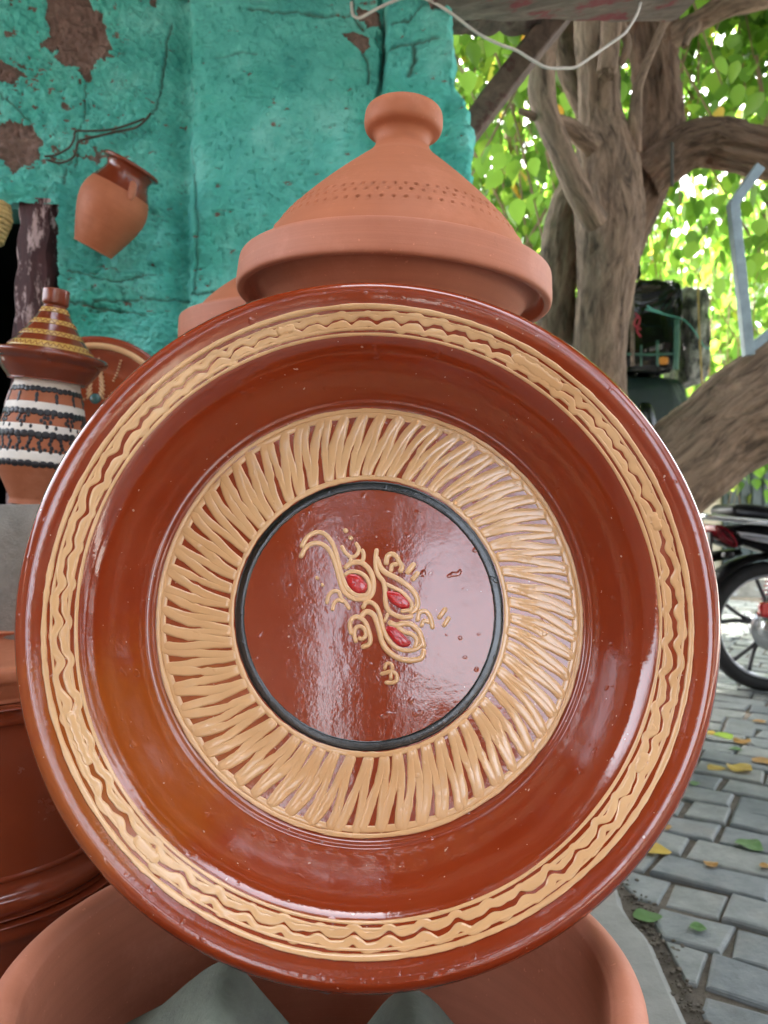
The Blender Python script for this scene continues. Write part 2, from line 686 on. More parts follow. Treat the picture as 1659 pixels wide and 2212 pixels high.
def sett_mesh(poly, top, ch=.006):
    """stone block with a worn rounded shoulder; poly is about its own centre"""
    n = len(poly)
    p = np.array(poly)
    V = []
    for sc, z in ((1.0, -.05), (1.0, top - ch), (None, top - ch * .3), (None, top)):
        for q in p:
            if sc is None:
                d = np.linalg.norm(q) + 1e-9
                k = ch * .5 if z < top else ch * 1.5
                V.append((*(q * (1 - k / d)), z))
            else:
                V.append((q[0], q[1], z))
    F = [[k * n + i, k * n + (i + 1) % n, (k + 1) * n + (i + 1) % n, (k + 1) * n + i] for k in range(3) for i in range(n)]
    F.append([3 * n + i for i in range(n)])
    return np.array(V), F


setts = []
for r in range(-40, 60):
    v = r * (WID + GAP)
    u = -6 + random.random() * .3
    while u < 6:
        L = LEN * random.choice((.62, .85, 1.0, 1.0, 1.15, 1.45))
        cxw, cyw = (u + L / 2) * ca - v * sa + 1.0, (u + L / 2) * sa + v * ca + 2.0
        u += L + GAP
        if not (.25 < cxw < 3.9 and -.3 < cyw < 7.0):
            continue
        hw, hl = WID / 2, L / 2
        j = lambda: random.uniform(-.006, .006)
        loc = [(-hl + j(), -hw + j()), (0, -hw + j()), (hl + j(), -hw + j()), (hl + j(), hw + j()), (0, hw + j()), (-hl + j(), hw + j())]
        wp = [(a * ca - b * sa + cxw, a * sa + b * ca + cyw) for a, b in loc]
        wp = clip_poly(wp)
        if len(wp) < 3:
            continue
        c = np.mean(wp, 0)
        a2 = sum(wp[i][0] * wp[(i + 1) % len(wp)][1] - wp[(i + 1) % len(wp)][0] * wp[i][1] for i in range(len(wp))) / 2
        if a2 < .0012:
            continue
        # seen size: inside the view wedge and near
        vis = cyw > 1.1 and cxw < .56 * cyw + .25 and cxw > .30 * cyw - .1
        setts.append((0 if vis else 1, cyw, wp, c, random.uniform(-.005, .004)))
setts.sort(key=lambda s: (s[0], s[1]))
rest = []
for k, (vis, _, wp, c, top) in enumerate(setts):
    V, F = sett_mesh([tuple(np.array(q) - c) for q in wp], 0.0)
    tilt = np.array([random.uniform(-.03, .03), random.uniform(-.03, .03)])
    V[:, 2] += top + V[:, 0] * tilt[0] + V[:, 1] * tilt[1]
    if k < 300 and not vis:
        put('sett', V, F, M['sett'], road, smooth=False, loc=(c[0], c[1], 0))
    else:
        rest.append((V + np.array([c[0], c[1], 0]), F))
if rest:
    tag(put('sett_field', *join(*rest), M['sett'], road, smooth=False), kind='stuff')

# ------------------------------------------------------------------ turquoise wall
WY = 1.95
wall = thing('turquoise_wall', (-.3, WY, 0), 'rough turquoise plastered wall with flaking patches behind the pots', 'wall')

EDGE_V = [-20, 0, 67, 110, 143, 227, 255, 275, 317, 380, 520, 760, 1000]
EDGE_U = [925, 929, 960, 964, 972, 968, 985, 998, 1002, 998, 1004, 1008, 1010]
PATCH = [
    [(105, -25), (183, -25), (197, 20), (227, 27), (230, 83), (247, 110), (233, 137), (213, 133), (200, 163), (197, 187),
     (182, 170), (167, 143), (123, 133), (115, 123), (128, 117), (110, 103), (83, 107), (92, 80), (110, 77), (107, 33)],
    [(-60, 267), (63, 267), (87, 293), (87, 340), (47, 353), (20, 367), (7, 343), (-60, 343)],
    [(742, 90), (769, 87), (799, 103), (797, 123), (782, 137), (769, 120), (752, 110)],
    [(776, 37), (820, 45), (822, 78), (790, 82), (780, 60)],
    [(323, -10), (338, -10), (334, 14), (326, 14)],
    [(-60, 130), (25, 140), (60, 165), (30, 185), (-60, 172)],
]
CRACK = [([(782, 137), (792, 152), (796, 172), (793, 200)], 2.6), ([(365, 40), (352, 125), (340, 200), (325, 240)], 2.4),
         ([(0, 205), (40, 240), (65, 262)], 1.6), ([(190, 185), (186, 225), (176, 275), (165, 310), (160, 360)], 2.2),
         ([(760, 10), (770, 60), (786, 85)], 3.0), ([(830, 60), (828, 120), (820, 190), (815, 240)], 3.2),
         ([(832, 150), (870, 140), (905, 135), (940, 132)], 2.4), ([(890, 140), (892, 180), (882, 205)], 4.2),
         ([(505, 640), (200, 650), (190, 672), (240, 668), (310, 680)], 2.0), ([(412, 90), (415, 180), (420, 260), (418, 330), (432, 420), (434, 520), (428, 640)], 3.2),
         ([(545, 43), (640, 52), (700, 55), (756, 57)], 2.6), ([(133, 400), (138, 360), (150, 345)], 3.0), ([(905, 60), (880, 90), (845, 100)], 2.4),
         ([(470, 140), (560, 135)], 1.4), ([(150, 585), (250, 610), (330, 590)], 1.8), ([(130, 640), (160, 655), (260, 672)], 3.0)]


def in_poly(x, y, poly):
    r = np.zeros(x.shape, bool)
    n = len(poly)
    for i in range(n):
        (x1, y1), (x2, y2) = poly[i], poly[(i + 1) % n]
        if y1 == y2:
            continue
        r ^= ((y1 > y) != (y2 > y)) & (x < (x2 - x1) * (y - y1) / (y2 - y1) + x1)
    return r


def line_dist(x, y, pl):
    d = np.full(x.shape, 1e9)
    for (x1, y1), (x2, y2) in zip(pl[:-1], pl[1:]):
        L = (x2 - x1) ** 2 + (y2 - y1) ** 2
        t = np.clip(((x - x1) * (x2 - x1) + (y - y1) * (y2 - y1)) / L, 0, 1)
        d = np.minimum(d, np.hypot(x - x1 - t * (x2 - x1), y - y1 - t * (y2 - y1)))
    return d


def build_wall():
    NU, NV = 470, 420
    v = np.linspace(-20, 1000, NV)
    e = np.interp(v, EDGE_V, EDGE_U) + 5 * (vnoise(v / 17, v * 0, 9) - .5) * 2 + 2.5 * (vnoise(v / 6, v * 0 + 3, 9) - .5) * 2
    s = np.linspace(0, 1, NU)
    U = -60 + s[None, :] * (e[:, None] + 60)
    Vv = np.repeat(v[:, None], NU, 1)
    n1 = fbm(U / 90, Vv / 90, 3, 1) - .5
    n2 = fbm(U / 26, Vv / 20, 4, 2) - .5
    n3 = fbm(U / 7, Vv / 5, 3, 3) - .5
    wu, wv = U + 10 * (fbm(U / 22, Vv / 22, 3, 21) - .5) * 2, Vv + 10 * (fbm(U / 22, Vv / 22, 3, 22) - .5) * 2
    # broad relief: recessed bay on the left, pier in the middle, rough column at the right end
    pier = sstep(405, 424, wu + .012 * (Vv - 300)) * sstep(-30, 60, wv * .5 + 20)
    cove = np.exp(-((wu - 392) / 30) ** 2)
    colm = sstep(823, 842, wu) * sstep(1000, 940, U * 0 + 900)
    lump = sstep(960, 990, wu) * sstep(235, 275, wv)
    d = .045 * pier - .028 * cove + .050 * colm + .018 * lump - .03 * sstep(.05, .0, np.abs(wu - 826) / 200) * 1
    d += .012 * sstep(300, 200, wv) * sstep(330, 260, wu) + .020 * sstep(408, 392, wv) * sstep(120, 150, wv) * 0
    # lintel above the door juts out
    d += .022 * sstep(395, 402, Vv + 4 * n2) * sstep(142, 134, U)
    rough = .42 + .9 * sstep(425, 385, U) + .5 * colm
    d += .034 * n1 + .024 * n2 * rough + .013 * n3 * rough
    # pock marks on the pier
    pk = vnoise(U / 6.5, Vv / 6.0, 31)
    d -= .008 * sstep(.80, .92, pk) * (vnoise(U / 60, Vv / 60, 35) > .42)
    pk2 = vnoise(U / 13, Vv / 9, 37)
    d += .006 * sstep(.78, .95, pk2)
    bare = np.zeros_like(U)
    for pl in PATCH:
        bare = np.maximum(bare, in_poly(wu, wv, pl) * 1.0)
    fl = fbm(U / 16, Vv / 9, 4, 44)
    bare = np.maximum(bare, sstep(.60, .70, fl) * sstep(330, 230, U) * sstep(420, 330, Vv) * .62)
    bare = np.maximum(bare, sstep(.735, .77, fbm(U / 30, Vv / 10, 4, 46)) * .55)
    dirt = np.zeros_like(U)
    for pl, w in CRACK:
        dd = line_dist(wu * .5 + U * .5, wv * .5 + Vv * .5, pl)
        g = np.exp(-(dd / w) ** 2)
        d -= .010 * g
        dirt = np.maximum(dirt, g * (.35 if len(pl) > 6 else .7))
    # creases where the flakes lift
    cr = np.abs(fbm(U / 30, Vv / 15, 4, 52) - .5)
    g = sstep(.012, .0, cr) * (sstep(430, 380, U) * .8 + .35 * colm + .12) * sstep(.45, .6, fbm(U / 70, Vv / 70, 2, 53))
    d -= .004 * g
    dirt = np.maximum(dirt, g * .65)
    d -= .010 * bare
    X = (U - CX) / FD * WY
    Z = CAM_Z - (Vv - CY) / FD * WY
    Y = WY - d
    # the end of the wall turns back
    K = 10
    Xs, Ys, Zs, Bs, Ds = [X], [Y], [Z], [bare], [dirt]
    for k in range(1, K + 1):
        q = k / K
        Xs.append(X[:, -1:] + .02 * math.sin(min(1, q * 3) * 1.57) + .012 * (fbm(v / 14, v * 0 + k * .8, 3, 71) - .5)[:, None] * 2 - .02 * q)
        Ys.append(Y[:, -1:] + .42 * q ** 1.3)
        Zs.append(Z[:, -1:])
        Bs.append(bare[:, -1:])
        Ds.append(dirt[:, -1:] * .5)
    X, Y, Z, bare, dirt = [np.hstack(a) for a in (Xs, Ys, Zs, Bs, Ds)]
    V = np.stack([X, Y, Z], -1).reshape(-1, 3)
    F = np.array(grid_faces(NV, NU + K))
    cu = np.hstack([U, np.full((NV, K), 900.)]).reshape(-1)
    cv = np.hstack([Vv, np.repeat(v[:, None], K, 1)]).reshape(-1)
    hole = (cu[F[:, 0]] < 132) & (cv[F[:, 0]] > 446)
    F = F[~hole]
    F = F[:, ::-1]
    o = put('plaster_face', V, F, M['plaster'], wall, world=True)
    for nm, a in (('bare', bare), ('dirt', dirt)):
        at = o.data.attributes.new(nm, 'FLOAT', 'POINT')
        at.data.foreach_set('value', a.reshape(-1).astype(np.float32))
    return o


build_wall()
x_end = P(905, 0, WY)[0]
xl = P(-55, 0, WY)[0]
ztop = P(0, -16, WY)[2]
put('upper_wall', *box(((xl - 1.6 + x_end) / 2, WY + .20, (ztop + 3.9) / 2), (x_end - xl + 1.6, .36, 3.9 - ztop)), M['plaster_plain'], wall, False, world=True)
zlin = P(0, 452, WY)[2]
put('side_wall', *box((xl - 1.0, WY + .21, ztop / 2), (1.6, .36, ztop - .004)), M['plaster_plain'], wall, False, world=True)
xd = P(132, 0, WY)[0]
put('wall_core', *box(((xd + x_end) / 2 + .0, WY + .23, ztop / 2), (x_end - xd - .02, .30, ztop - .01)), M['plaster_plain'], wall, False, world=True)
put('lintel', *box(((xl + xd) / 2 - .02, WY + .075, (zlin + ztop) / 2 + .004), (xd - xl + .36, .10, ztop - zlin - .012)), M['plaster_plain'], wall, False, world=True)
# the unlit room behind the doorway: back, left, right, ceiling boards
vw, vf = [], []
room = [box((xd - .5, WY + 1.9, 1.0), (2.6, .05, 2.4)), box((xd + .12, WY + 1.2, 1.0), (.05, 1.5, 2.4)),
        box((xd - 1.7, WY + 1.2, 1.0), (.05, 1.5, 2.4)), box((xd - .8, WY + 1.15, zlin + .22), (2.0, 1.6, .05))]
put('dark_room', *join(*room), M['room_shade'], wall, False, world=True)

# door post
dp = [P(98, 448, 1.99), P(92, 560, 1.99), P(84, 700, 1.99), P(74, 900, 1.99), P(68, 1180, 1.99)]


def post_mesh():
    V = []
    for k, c in enumerate(catmull(dp, 8)):
        t = k
        for a, b in ((-.050, -.03), (-.038, -.055), (.0, -.062), (.036, -.056), (.050, -.035), (.050, .07), (-.050, .07)):
            w = .004 * math.sin(t * 1.1 + a * 60)
            V.append((c[0] + a + w, c[1] + b, c[2]))
    n = len(V) // 7
    return np.array(V), grid_faces(n, 7, True)


pv, pf = post_mesh()
tag(put_world('door_post', pv, pf, M['post'], smooth=False), 'maroon wooden door post with flaking white paint beside the dark doorway', 'post')

# straw basket at the left border
bk = thing('straw_basket', P(-28, 520, 1.72), 'pale woven straw basket cut by the left edge of the picture', 'basket')
rows = []
for k in range(9):
    z = k * .0098
    rr = .030 + .0035 * k if k < 5 else .0475 - .001 * (k - 5)
    t = np.linspace(0, 2 * np.pi, 40, endpoint=False)
    ring = np.stack([(rr + .0016 * np.sin(14 * t + k * math.pi)) * np.cos(t), (rr + .0016 * np.sin(14 * t + k * math.pi)) * np.sin(t), np.full(40, z)], -1)
    rows.append(tube(np.vstack([ring, ring[:1]]), .0055, 6, caps=False))
put('woven_side', *join(*rows), M['straw'], bk)
put('bottom', *lathe([(.001, 0.0), (.03, 0.0), (.031, .006), (.001, .006)], 24), M['straw'], bk)

# ------------------------------------------------------------------ ledge
ledge = []


def rough_box(x0, x1, y0, y1, z0, z1, step=.03, amp=.008, seed=0):
    """block with uneven front and top"""
    parts = []
    nx = max(2, int((x1 - x0) / step))
    nz = max(2, int((z1 - z0) / step))
    ny2 = max(2, int((y1 - y0) / step))
    X, Z = np.meshgrid(np.linspace(x0, x1, nx), np.linspace(z0, z1, nz))
    Y = y0 + amp * 2 * (fbm(X * 14, Z * 14, 4, seed) - .5) + .012 * sstep(z1 - .03, z1, Z)
    parts.append((np.stack([X, Y, Z], -1).reshape(-1, 3), grid_faces(nz, nx)))
    top_edge = Y[-1]
    X2, Q = np.meshgrid(np.linspace(x0, x1, nx), np.linspace(0, 1, ny2))
    Y2 = top_edge[None, :] * (1 - Q) + y1 * Q
    Z2 = z1 + amp * (fbm(X2 * 9, Y2 * 9, 3, seed + 4) - .5) * (Q > 0)
    parts.append((np.stack([X2, Y2, Z2], -1).reshape(-1, 3), grid_faces(ny2, nx)))
    for x, fl in ((x0, 1), (x1, 0)):
        f = [0, 1, 2, 3]
        parts.append((np.array([(x, y0 + .004, z0), (x, y1, z0), (x, y1, z1), (x, y0 + .012, z1)]), [f if not fl else f[::-1]]))
    return join(*parts)


lb = join(rough_box(-1.9, .16, 1.24, 1.88, -.03, .822, seed=3), rough_box(-.17, .15, .86, 1.235, -.03, .60, seed=13))
tag(put('ledge', *lb, M['concrete']), kind='structure')

# ------------------------------------------------------------------ the big platter
LEAN = R(12)
PC = np.array([-.0141, .6463, .7336])
EX = np.array([1., 0, 0])
EY = np.array([0, math.sin(LEAN), math.cos(LEAN)])
EW = np.array([0, math.cos(LEAN), -math.sin(LEAN)])
W1 = .086
INNER = [(0, W1), (.06, W1), (.12, W1), (.17, W1 - .0003), (.195, W1 - .0012), (.2035, W1 - .0028), (.2065, W1 - .0065), (.2092, W1 - .0075), (.2115, W1 - .0105), (.214, .0715),
         (.220, .062), (.230, .0445), (.239, .030), (.246, .0215), (.252, .0172), (.262, .0125), (.272, .0075), (.280, .0035), (.286, .0012)]
RIM = [(.291, .0008), (.2955, .0030), (.299, .0080), (.3012, .0140), (.3018, .0210), (.3005, .029), (.2965, .037), (.289, .047), (.272, .066), (.250, .088), (.228, .105),
       (.205, .115), (.180, .1185), (.12, .1185), (0, .1185)]
ip = catmull(INNER, 5)
iw_r, iw_w = ip[:, 0], ip[:, 1]


def surfw(r):
    return np.interp(r, iw_r, iw_w)


platter = thing('glazed_platter', PC - EY * .30, 'huge red-brown glazed platter with cream wave rim and zigzag ring, front and centre', 'platter')
platter.rotation_euler = (R(90) - LEAN, 0, 0)   # local x right, y up the face, z towards the viewer


def pl(V):
    """platter coordinates x, y, w (depth) -> child coordinates of the platter empty"""
    V = np.asarray(V, float)
    return np.stack([V[:, 0], V[:, 1] + .30, -V[:, 2]], -1)


def platter_body():
    prof = np.vstack([ip[:-1], catmull([INNER[-1]] + RIM, 5)])
    seg = 256
    t = np.linspace(0, 2 * np.pi, seg, endpoint=False)
    k = 1 + .0012 * np.sin(3 * t + .6) * sstep(.2, .3, prof[:, :1]) + .0010 * np.sin(7 * t) * sstep(.28, .3, prof[:, :1])
    V = np.stack([prof[:, :1] * np.cos(t) * k, prof[:, :1] * np.sin(t) * k, np.repeat(prof[:, 1:2], seg, 1)], -1).reshape(-1, 3)
    return pl(V), grid_faces(len(prof), seg, True)


def glaze_platter_mat():
    """glaze with a faint ochre tint in the lower left"""
    t = NT('platter glaze')
    f = t.noise(4, 5, .6)
    col = t.ramp(f, (.32, (.215, .026, .007)), (.68, (.275, .042, .010)))
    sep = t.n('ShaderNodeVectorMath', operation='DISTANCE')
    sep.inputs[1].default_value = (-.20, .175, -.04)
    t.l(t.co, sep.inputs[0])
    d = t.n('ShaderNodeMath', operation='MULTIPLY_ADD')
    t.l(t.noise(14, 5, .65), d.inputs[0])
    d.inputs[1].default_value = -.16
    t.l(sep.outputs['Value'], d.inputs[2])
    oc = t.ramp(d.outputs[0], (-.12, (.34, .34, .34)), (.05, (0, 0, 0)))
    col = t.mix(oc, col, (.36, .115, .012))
    sp = t.ramp(t.noise(230, 1, .4), (.775, (0, 0, 0)), (.80, (1, 1, 1)))
    col = t.mix(sp, col, (.50, .30, .22))
    h = t.bump(t.noise(7, 3, .55), .6, .0014)
    h = t.bump(t.noise(34, 4, .6), .5, .0005, h)
    h = t.bump(t.noise(140, 4, .65), .40, .00024, h)
    pits = t.ramp(t.noise(85, 1, .3), (.72, (0, 0, 0)), (.80, (1, 1, 1)))
    h = t.bump(pits, .5, .0006, h)
    rr = t.ramp(t.noise(11, 6, .7), (.35, .025), (.7, .10))
    return t.set(color=col, rough=rr, ior=1.7, normal=h)


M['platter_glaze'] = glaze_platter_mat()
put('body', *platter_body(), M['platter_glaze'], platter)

CS = np.array([-1, -.9, -.6, -.2, .2, .6, .9, 1.])
CH = np.array([-.30, .66, .95, 1.0, 1.0, .95, .66, -.30])


def slip(pts, hw, h=.0016, closed=False, smooth=0):
    """raised line of slip laid on the inner surface; pts are x, y on the platter face"""
    p = np.asarray(pts, float)
    hw = np.broadcast_to(np.asarray(hw, float), (len(p),))
    h = np.broadcast_to(np.asarray(h, float), (len(p),))
    if smooth:
        q = catmull(np.hstack([p, hw[:, None], h[:, None]]), smooth, closed)
        p, hw, h = q[:, :2], q[:, 2], q[:, 3]
    if closed:
        T = np.roll(p, -1, 0) - np.roll(p, 1, 0)
    else:
        T = np.gradient(p, axis=0)
        # rounded ends
        T0, T1 = p[0] - p[1], p[-1] - p[-2]
        T0 /= np.linalg.norm(T0)
        T1 /= np.linalg.norm(T1)
        p = np.vstack([p[0] + T0 * hw[0] * .9, p[0] + T0 * hw[0] * .6, p, p[-1] + T1 * hw[-1] * .6, p[-1] + T1 * hw[-1] * .9])
        T = np.vstack([T[:1], T[:1], T, T[-1:], T[-1:]])
        h = np.concatenate([[h[0] * .3, h[0] * .8], h, [h[-1] * .8, h[-1] * .3]])
        hw = np.concatenate([[hw[0] * .42, hw[0] * .8], hw, [hw[-1] * .8, hw[-1] * .42]])
    T /= np.linalg.norm(T, axis=1)[:, None] + 1e-12
    Nn = np.stack([-T[:, 1], T[:, 0]], -1)
    xy = p[:, None, :] + Nn[:, None, :] * (CS[None, :, None] * hw[:, None, None])
    r = np.hypot(xy[..., 0], xy[..., 1])
    w = surfw(r) - h[:, None] * CH[None, :]
    V = np.concatenate([xy, w[..., None]], -1).reshape(-1, 3)
    n = len(p)
    F = grid_faces(n, len(CS))
    if closed:
        m = len(CS)
        F += [[(n - 1) * m + j, (n - 1) * m + j + 1, j + 1, j] for j in range(m - 1)]
    return pl(V), [f[::-1] for f in F]


def ring_pts(r, n=360, wob=0.0, seed=0):
    t = np.linspace(0, 2 * np.pi, n, endpoint=False)
    rr = r + wob * (np.sin(3 * t + seed) + .7 * np.sin(5 * t + seed * 2) + .4 * np.sin(11 * t + seed))
    return np.stack([rr * np.cos(t), rr * np.sin(t)], -1)


def rough_w(n, hw, amt, seed, f=.35):
    i = np.arange(n)
    return hw * (1 + amt * (vnoise(i * f, i * 0, seed) - .5) * 2)


put('slip_line', *slip(ring_pts(.2512, wob=.0003, seed=1), rough_w(360, .0013, .15, 1), .0010, True), M['slip'], platter)
put('slip_line', *slip(ring_pts(.2733, wob=.0003, seed=2), rough_w(360, .0020, .25, 2, .6), .0017, True), M['slip'], platter)
band = put('wave_band', *slip(ring_pts(.2556, wob=.0003, seed=5), rough_w(360, .0013, .3, 5), .0009, True), M['slip'], platter)
put('slip_line', *slip(ring_pts(.2682, wob=.0003, seed=6), rough_w(360, .0011, .4, 6), .0010, True), M['slip'], platter)
# the two wavy lines, wave length changes round the rim as the potter's hand did
NTH = 1500
th = np.linspace(0, 2 * np.pi, NTH, endpoint=False)
freq = 60 + 9 * np.cos(th - R(55)) - 5 * np.cos(2 * th) + 6 * (vnoise(th * 2.5, th * 0, 61) - .5)
ph = np.cumsum(freq) * (2 * np.pi / NTH)
ph *= 2 * np.pi * round(ph[-1] / (2 * np.pi)) / ph[-1]
amp = .0017 * (1 + .5 * (vnoise(th * 9, th * 0, 62) - .5) * 2)
wv_ = amp * np.sin(ph) + .0006 * np.sin(2 * ph + 1)
for side, off in ((-1, -.0041), (1, .0040)):
    rr = .2619 + off + wv_ + .0006 * np.sin(5 * th + side)
    hw = .0030 * (1 + .24 * (vnoise(th * 30, th * 0, 63 + side) - .5) * 2)
    put('wave_line', *slip(np.stack([rr * np.cos(th), rr * np.sin(th)], -1), hw, .0009 * (1 + .3 * (vnoise(th * 40, th * 0, 66 + side) - .5)), True), M['slip'], platter)
# blots where the slip ran together
blots = []
for a, r0, L in ((R(52), .2620, .030), (R(57), .2622, .022), (R(16), .2615, .010), (R(-30), .2600, .012), (R(107), .2635, .012), (R(205), .262, .04), (R(228), .2635, .02)):
    tt = np.linspace(-L / 2, L / 2, 14) / r0 + a
    blots.append(slip(np.stack([r0 * np.cos(tt), r0 * np.sin(tt)], -1), .0038 * (1 + .6 * np.random.default_rng(int(a * 99 + 500)).random(14) - .3), .0014))
for V, F in blots:
    put('slip_blot', V, F, M['slip'], platter)

# zigzag ring
put('slip_line', *slip(ring_pts(.1995, wob=.0003, seed=8), rough_w(360, .0022, .2, 8), .0018, True), M['slip'], platter)
put('slip_line', *slip(ring_pts(.1948, wob=.0004, seed=9), rough_w(360, .0030, .2, 9), .0009, True), M['slip'], platter)
put('slip_line', *slip(ring_pts(.1308, wob=.0003, seed=10), rough_w(360, .0026, .2, 10), .0009, True), M['slip'], platter)
NZ = 62
zz, prev = [], None
rz = np.random.default_rng(5)
for k in range(NZ):
    a0 = 2 * np.pi * k / NZ + .012 * math.sin(k * .7) + rz.normal(0, .006)
    st = 2 * np.pi / NZ
    sw = R(8.0) + R(1.5) * math.sin(2 * np.pi * k / NZ + 1)
    ro, ri = .1925 + rz.normal(0, .0010), .1345 + rz.normal(0, .0007)
    for a_out, a_in, w0, w1 in ((a0, a0 + sw + st * .06, .0051, .0040), (a0 + st * .84, a0 + sw + st * .26, .0046, .0038)):
        q = np.linspace(0, 1, 12)
        rr = ro + (ri - ro) * q
        aa = a_out + (a_in - a_out) * (q ** .9) + .004 * np.sin(q * 7 + k)
        hw = (w0 + (w1 - w0) * q) * (1 + .12 * rz.normal(0, 1, 12) * np.hanning(12)) * (1 - .10 * np.sin(q * 3.1))
        zz.append(slip(np.stack([rr * np.cos(aa), rr * np.sin(aa)], -1), hw, .0008 + .0004 * np.cos(q * 6.28) + .00010 * (k % 3)))
        zo = zz[-1]
for V, F in zz:
    put('zigzag_stroke', V, F, M['slip'], platter)

# black ring on the floor of the platter
t = np.linspace(0, 2 * np.pi, 300, endpoint=False)
ro = .1272 + .0008 * (vnoise(t * 40, t * 0, 81) - .5)
bw = (ring_pts(.1229, 300), ro * 0 + .0047)
put('black_ring', *slip(bw[0], bw[1] * (1 + .10 * (vnoise(t * 30, t * 0, 82) - .5)), .0007, True), M['black_glaze'], platter)


def disc_pt(zx, zy):
    """motif coordinates (traced drawing) to the platter floor"""
    sx, sy = 800 + zx / 3.0164, 1480 + zy / 3.0164
    dx, dy = sx / 1.35624, sy / 1.35624
    ray = np.array([(dx - CX) / FD, 1.0, -(dy - CY) / FD])
    o = np.array([0, 0, CAM_Z]) - PC
    s_ = (W1 - o.dot(EW)) / ray.dot(EW)
    q = o + ray * s_
    return np.array([q.dot(EX), q.dot(EY)])


MOTIF = [
    ([(255, 360), (300, 285), (360, 247), (420, 240), (480, 275), (530, 350), (560, 440), (580, 520), (605, 620), (640, 710), (690, 770), (750, 800), (820, 800)], 20),
    ([(248, 450), (290, 375), (350, 338), (420, 340), (480, 380), (525, 450), (555, 540), (580, 630), (605, 720), (650, 790), (720, 828), (800, 832)], 20),
    ([(645, 548), (690, 512), (770, 505), (830, 545), (872, 610), (888, 690), (880, 765), (850, 815), (800, 835)], 22),
    ([(640, 612), (690, 588), (760, 595), (820, 635), (850, 695), (852, 755), (820, 800)], 18),
    ([(610, 370), (640, 420), (690, 458), (738, 440), (758, 385), (735, 342)], 17),
    ([(685, 500), (690, 462)], 16), ([(788, 402), (802, 440), (790, 490), (750, 505)], 18),
    ([(915, 402), (907, 470), (908, 550), (932, 620), (975, 680), (990, 760), (992, 850), (1015, 925), (1070, 968), (1150, 992), (1220, 985)], 20),
    ([(917, 470), (950, 550), (1000, 600), (1080, 640), (1160, 690), (1222, 742), (1265, 805), (1278, 870), (1260, 920), (1222, 945)], 23),
    ([(1002, 700), (1060, 727), (1130, 762), (1190, 820), (1225, 872), (1215, 925), (1140, 937)], 17),
    ([(1010, 965), (990, 1022)], 15),
    ([(797, 900), (820, 864), (862, 858), (910, 893), (940, 955), (957, 1025), (973, 1095), (1003, 1165), (1053, 1232), (1115, 1272), (1192, 1286), (1268, 1270), (1318, 1225)], 19),
    ([(782, 980), (812, 948), (852, 945), (890, 975), (920, 1045), (942, 1125), (962, 1205), (1003, 1275), (1072, 1333), (1152, 1365), (1240, 1370), (1310, 1350), (1330, 1290)], 23),
    ([(1035, 1042), (1090, 1062), (1150, 1047), (1220, 1055), (1280, 1105), (1310, 1172), (1328, 1245)], 24),
    ([(1105, 1082), (1165, 1122), (1232, 1145), (1270, 1195), (1255, 1252)], 20),
    ([(692, 1130), (678, 1070), (692, 1012), (732, 987), (782, 1003), (820, 1045), (845, 1112), (860, 1172), (848, 1228), (795, 1252)], 20),
    ([(730, 1200), (717, 1140), (732, 1085), (772, 1072), (810, 1102), (818, 1150), (790, 1182), (762, 1178)], 18),
    ([(475, 860), (492, 800), (532, 762), (580, 768), (602, 820), (640, 862), (670, 910)], 17),
    ([(525, 922), (542, 862), (580, 838), (612, 852)], 16),
    ([(1000, 510), (1012, 452), (1050, 432), (1092, 457), (1112, 502), (1138, 540), (1128, 580)], 22),
    ([(1042, 580), (1052, 532), (1088, 522)], 18), ([(1190, 590), (1240, 528)], 24), ([(1237, 652), (1275, 605)], 22),
    ([(1277, 1012), (1292, 952), (1340, 937), (1380, 972), (1400, 1030), (1408, 1078)], 20), ([(1312, 1062), (1332, 1022), (1372, 1032)], 18),
    ([(1470, 990), (1520, 922)], 20), ([(1512, 1060), (1550, 1002)], 19),
    ([(988, 1440), (1002, 1402), (1040, 1402), (1056, 1440), (1042, 1490), (1040, 1530)], 15),
    ([(962, 1490), (1002, 1480), (1050, 1470), (1090, 1500), (1092, 1548), (1052, 1570), (1002, 1568)], 17),
    ([(638, 222), (644, 228)], 20), ([(683, 288), (689, 293)], 19), ([(388, 642), (392, 648)], 15), ([(435, 703), (439, 708)], 14)]
ZM = .7242 / (2256 * 3.0164)
for pts, w in MOTIF:
    q = np.array([disc_pt(*p) for p in pts])
    put('flower_stroke', *slip(q, w * ZM * (1.12 if len(pts) > 2 else 1.15), .0013, False, 6 if len(pts) > 2 else 3), M['slip'], platter)
PETAL = [[(640, 622), (690, 607), (760, 625), (803, 668), (838, 712), (812, 760), (742, 782), (690, 742), (652, 682)],
         [(985, 762), (1050, 760), (1120, 777), (1180, 820), (1222, 862), (1200, 905), (1140, 917), (1070, 882), (1020, 832)],
         [(990, 1090), (1030, 1062), (1080, 1077), (1130, 1122), (1180, 1172), (1217, 1217), (1190, 1252), (1130, 1252), (1080, 1222), (1040, 1172)]]
for poly in PETAL:
    q = catmull([disc_pt(*p) for p in poly], 4, True)
    c = q.mean(0)
    V = []
    for sc, h in ((1.0, -.0002), (.94, .0009), (.75, .0014), (.4, .0015), (.02, .0016)):
        for p in q:
            xy = c + (p - c) * sc
            V.append((xy[0], xy[1], W1 - h - .00025 * math.sin(p[0] * 900 + sc * 9) * (sc < .9)))
    put('red_petal', pl(np.array(V)), [f[::-1] for f in grid_faces(5, len(q), True)], M['red_paint'], platter)

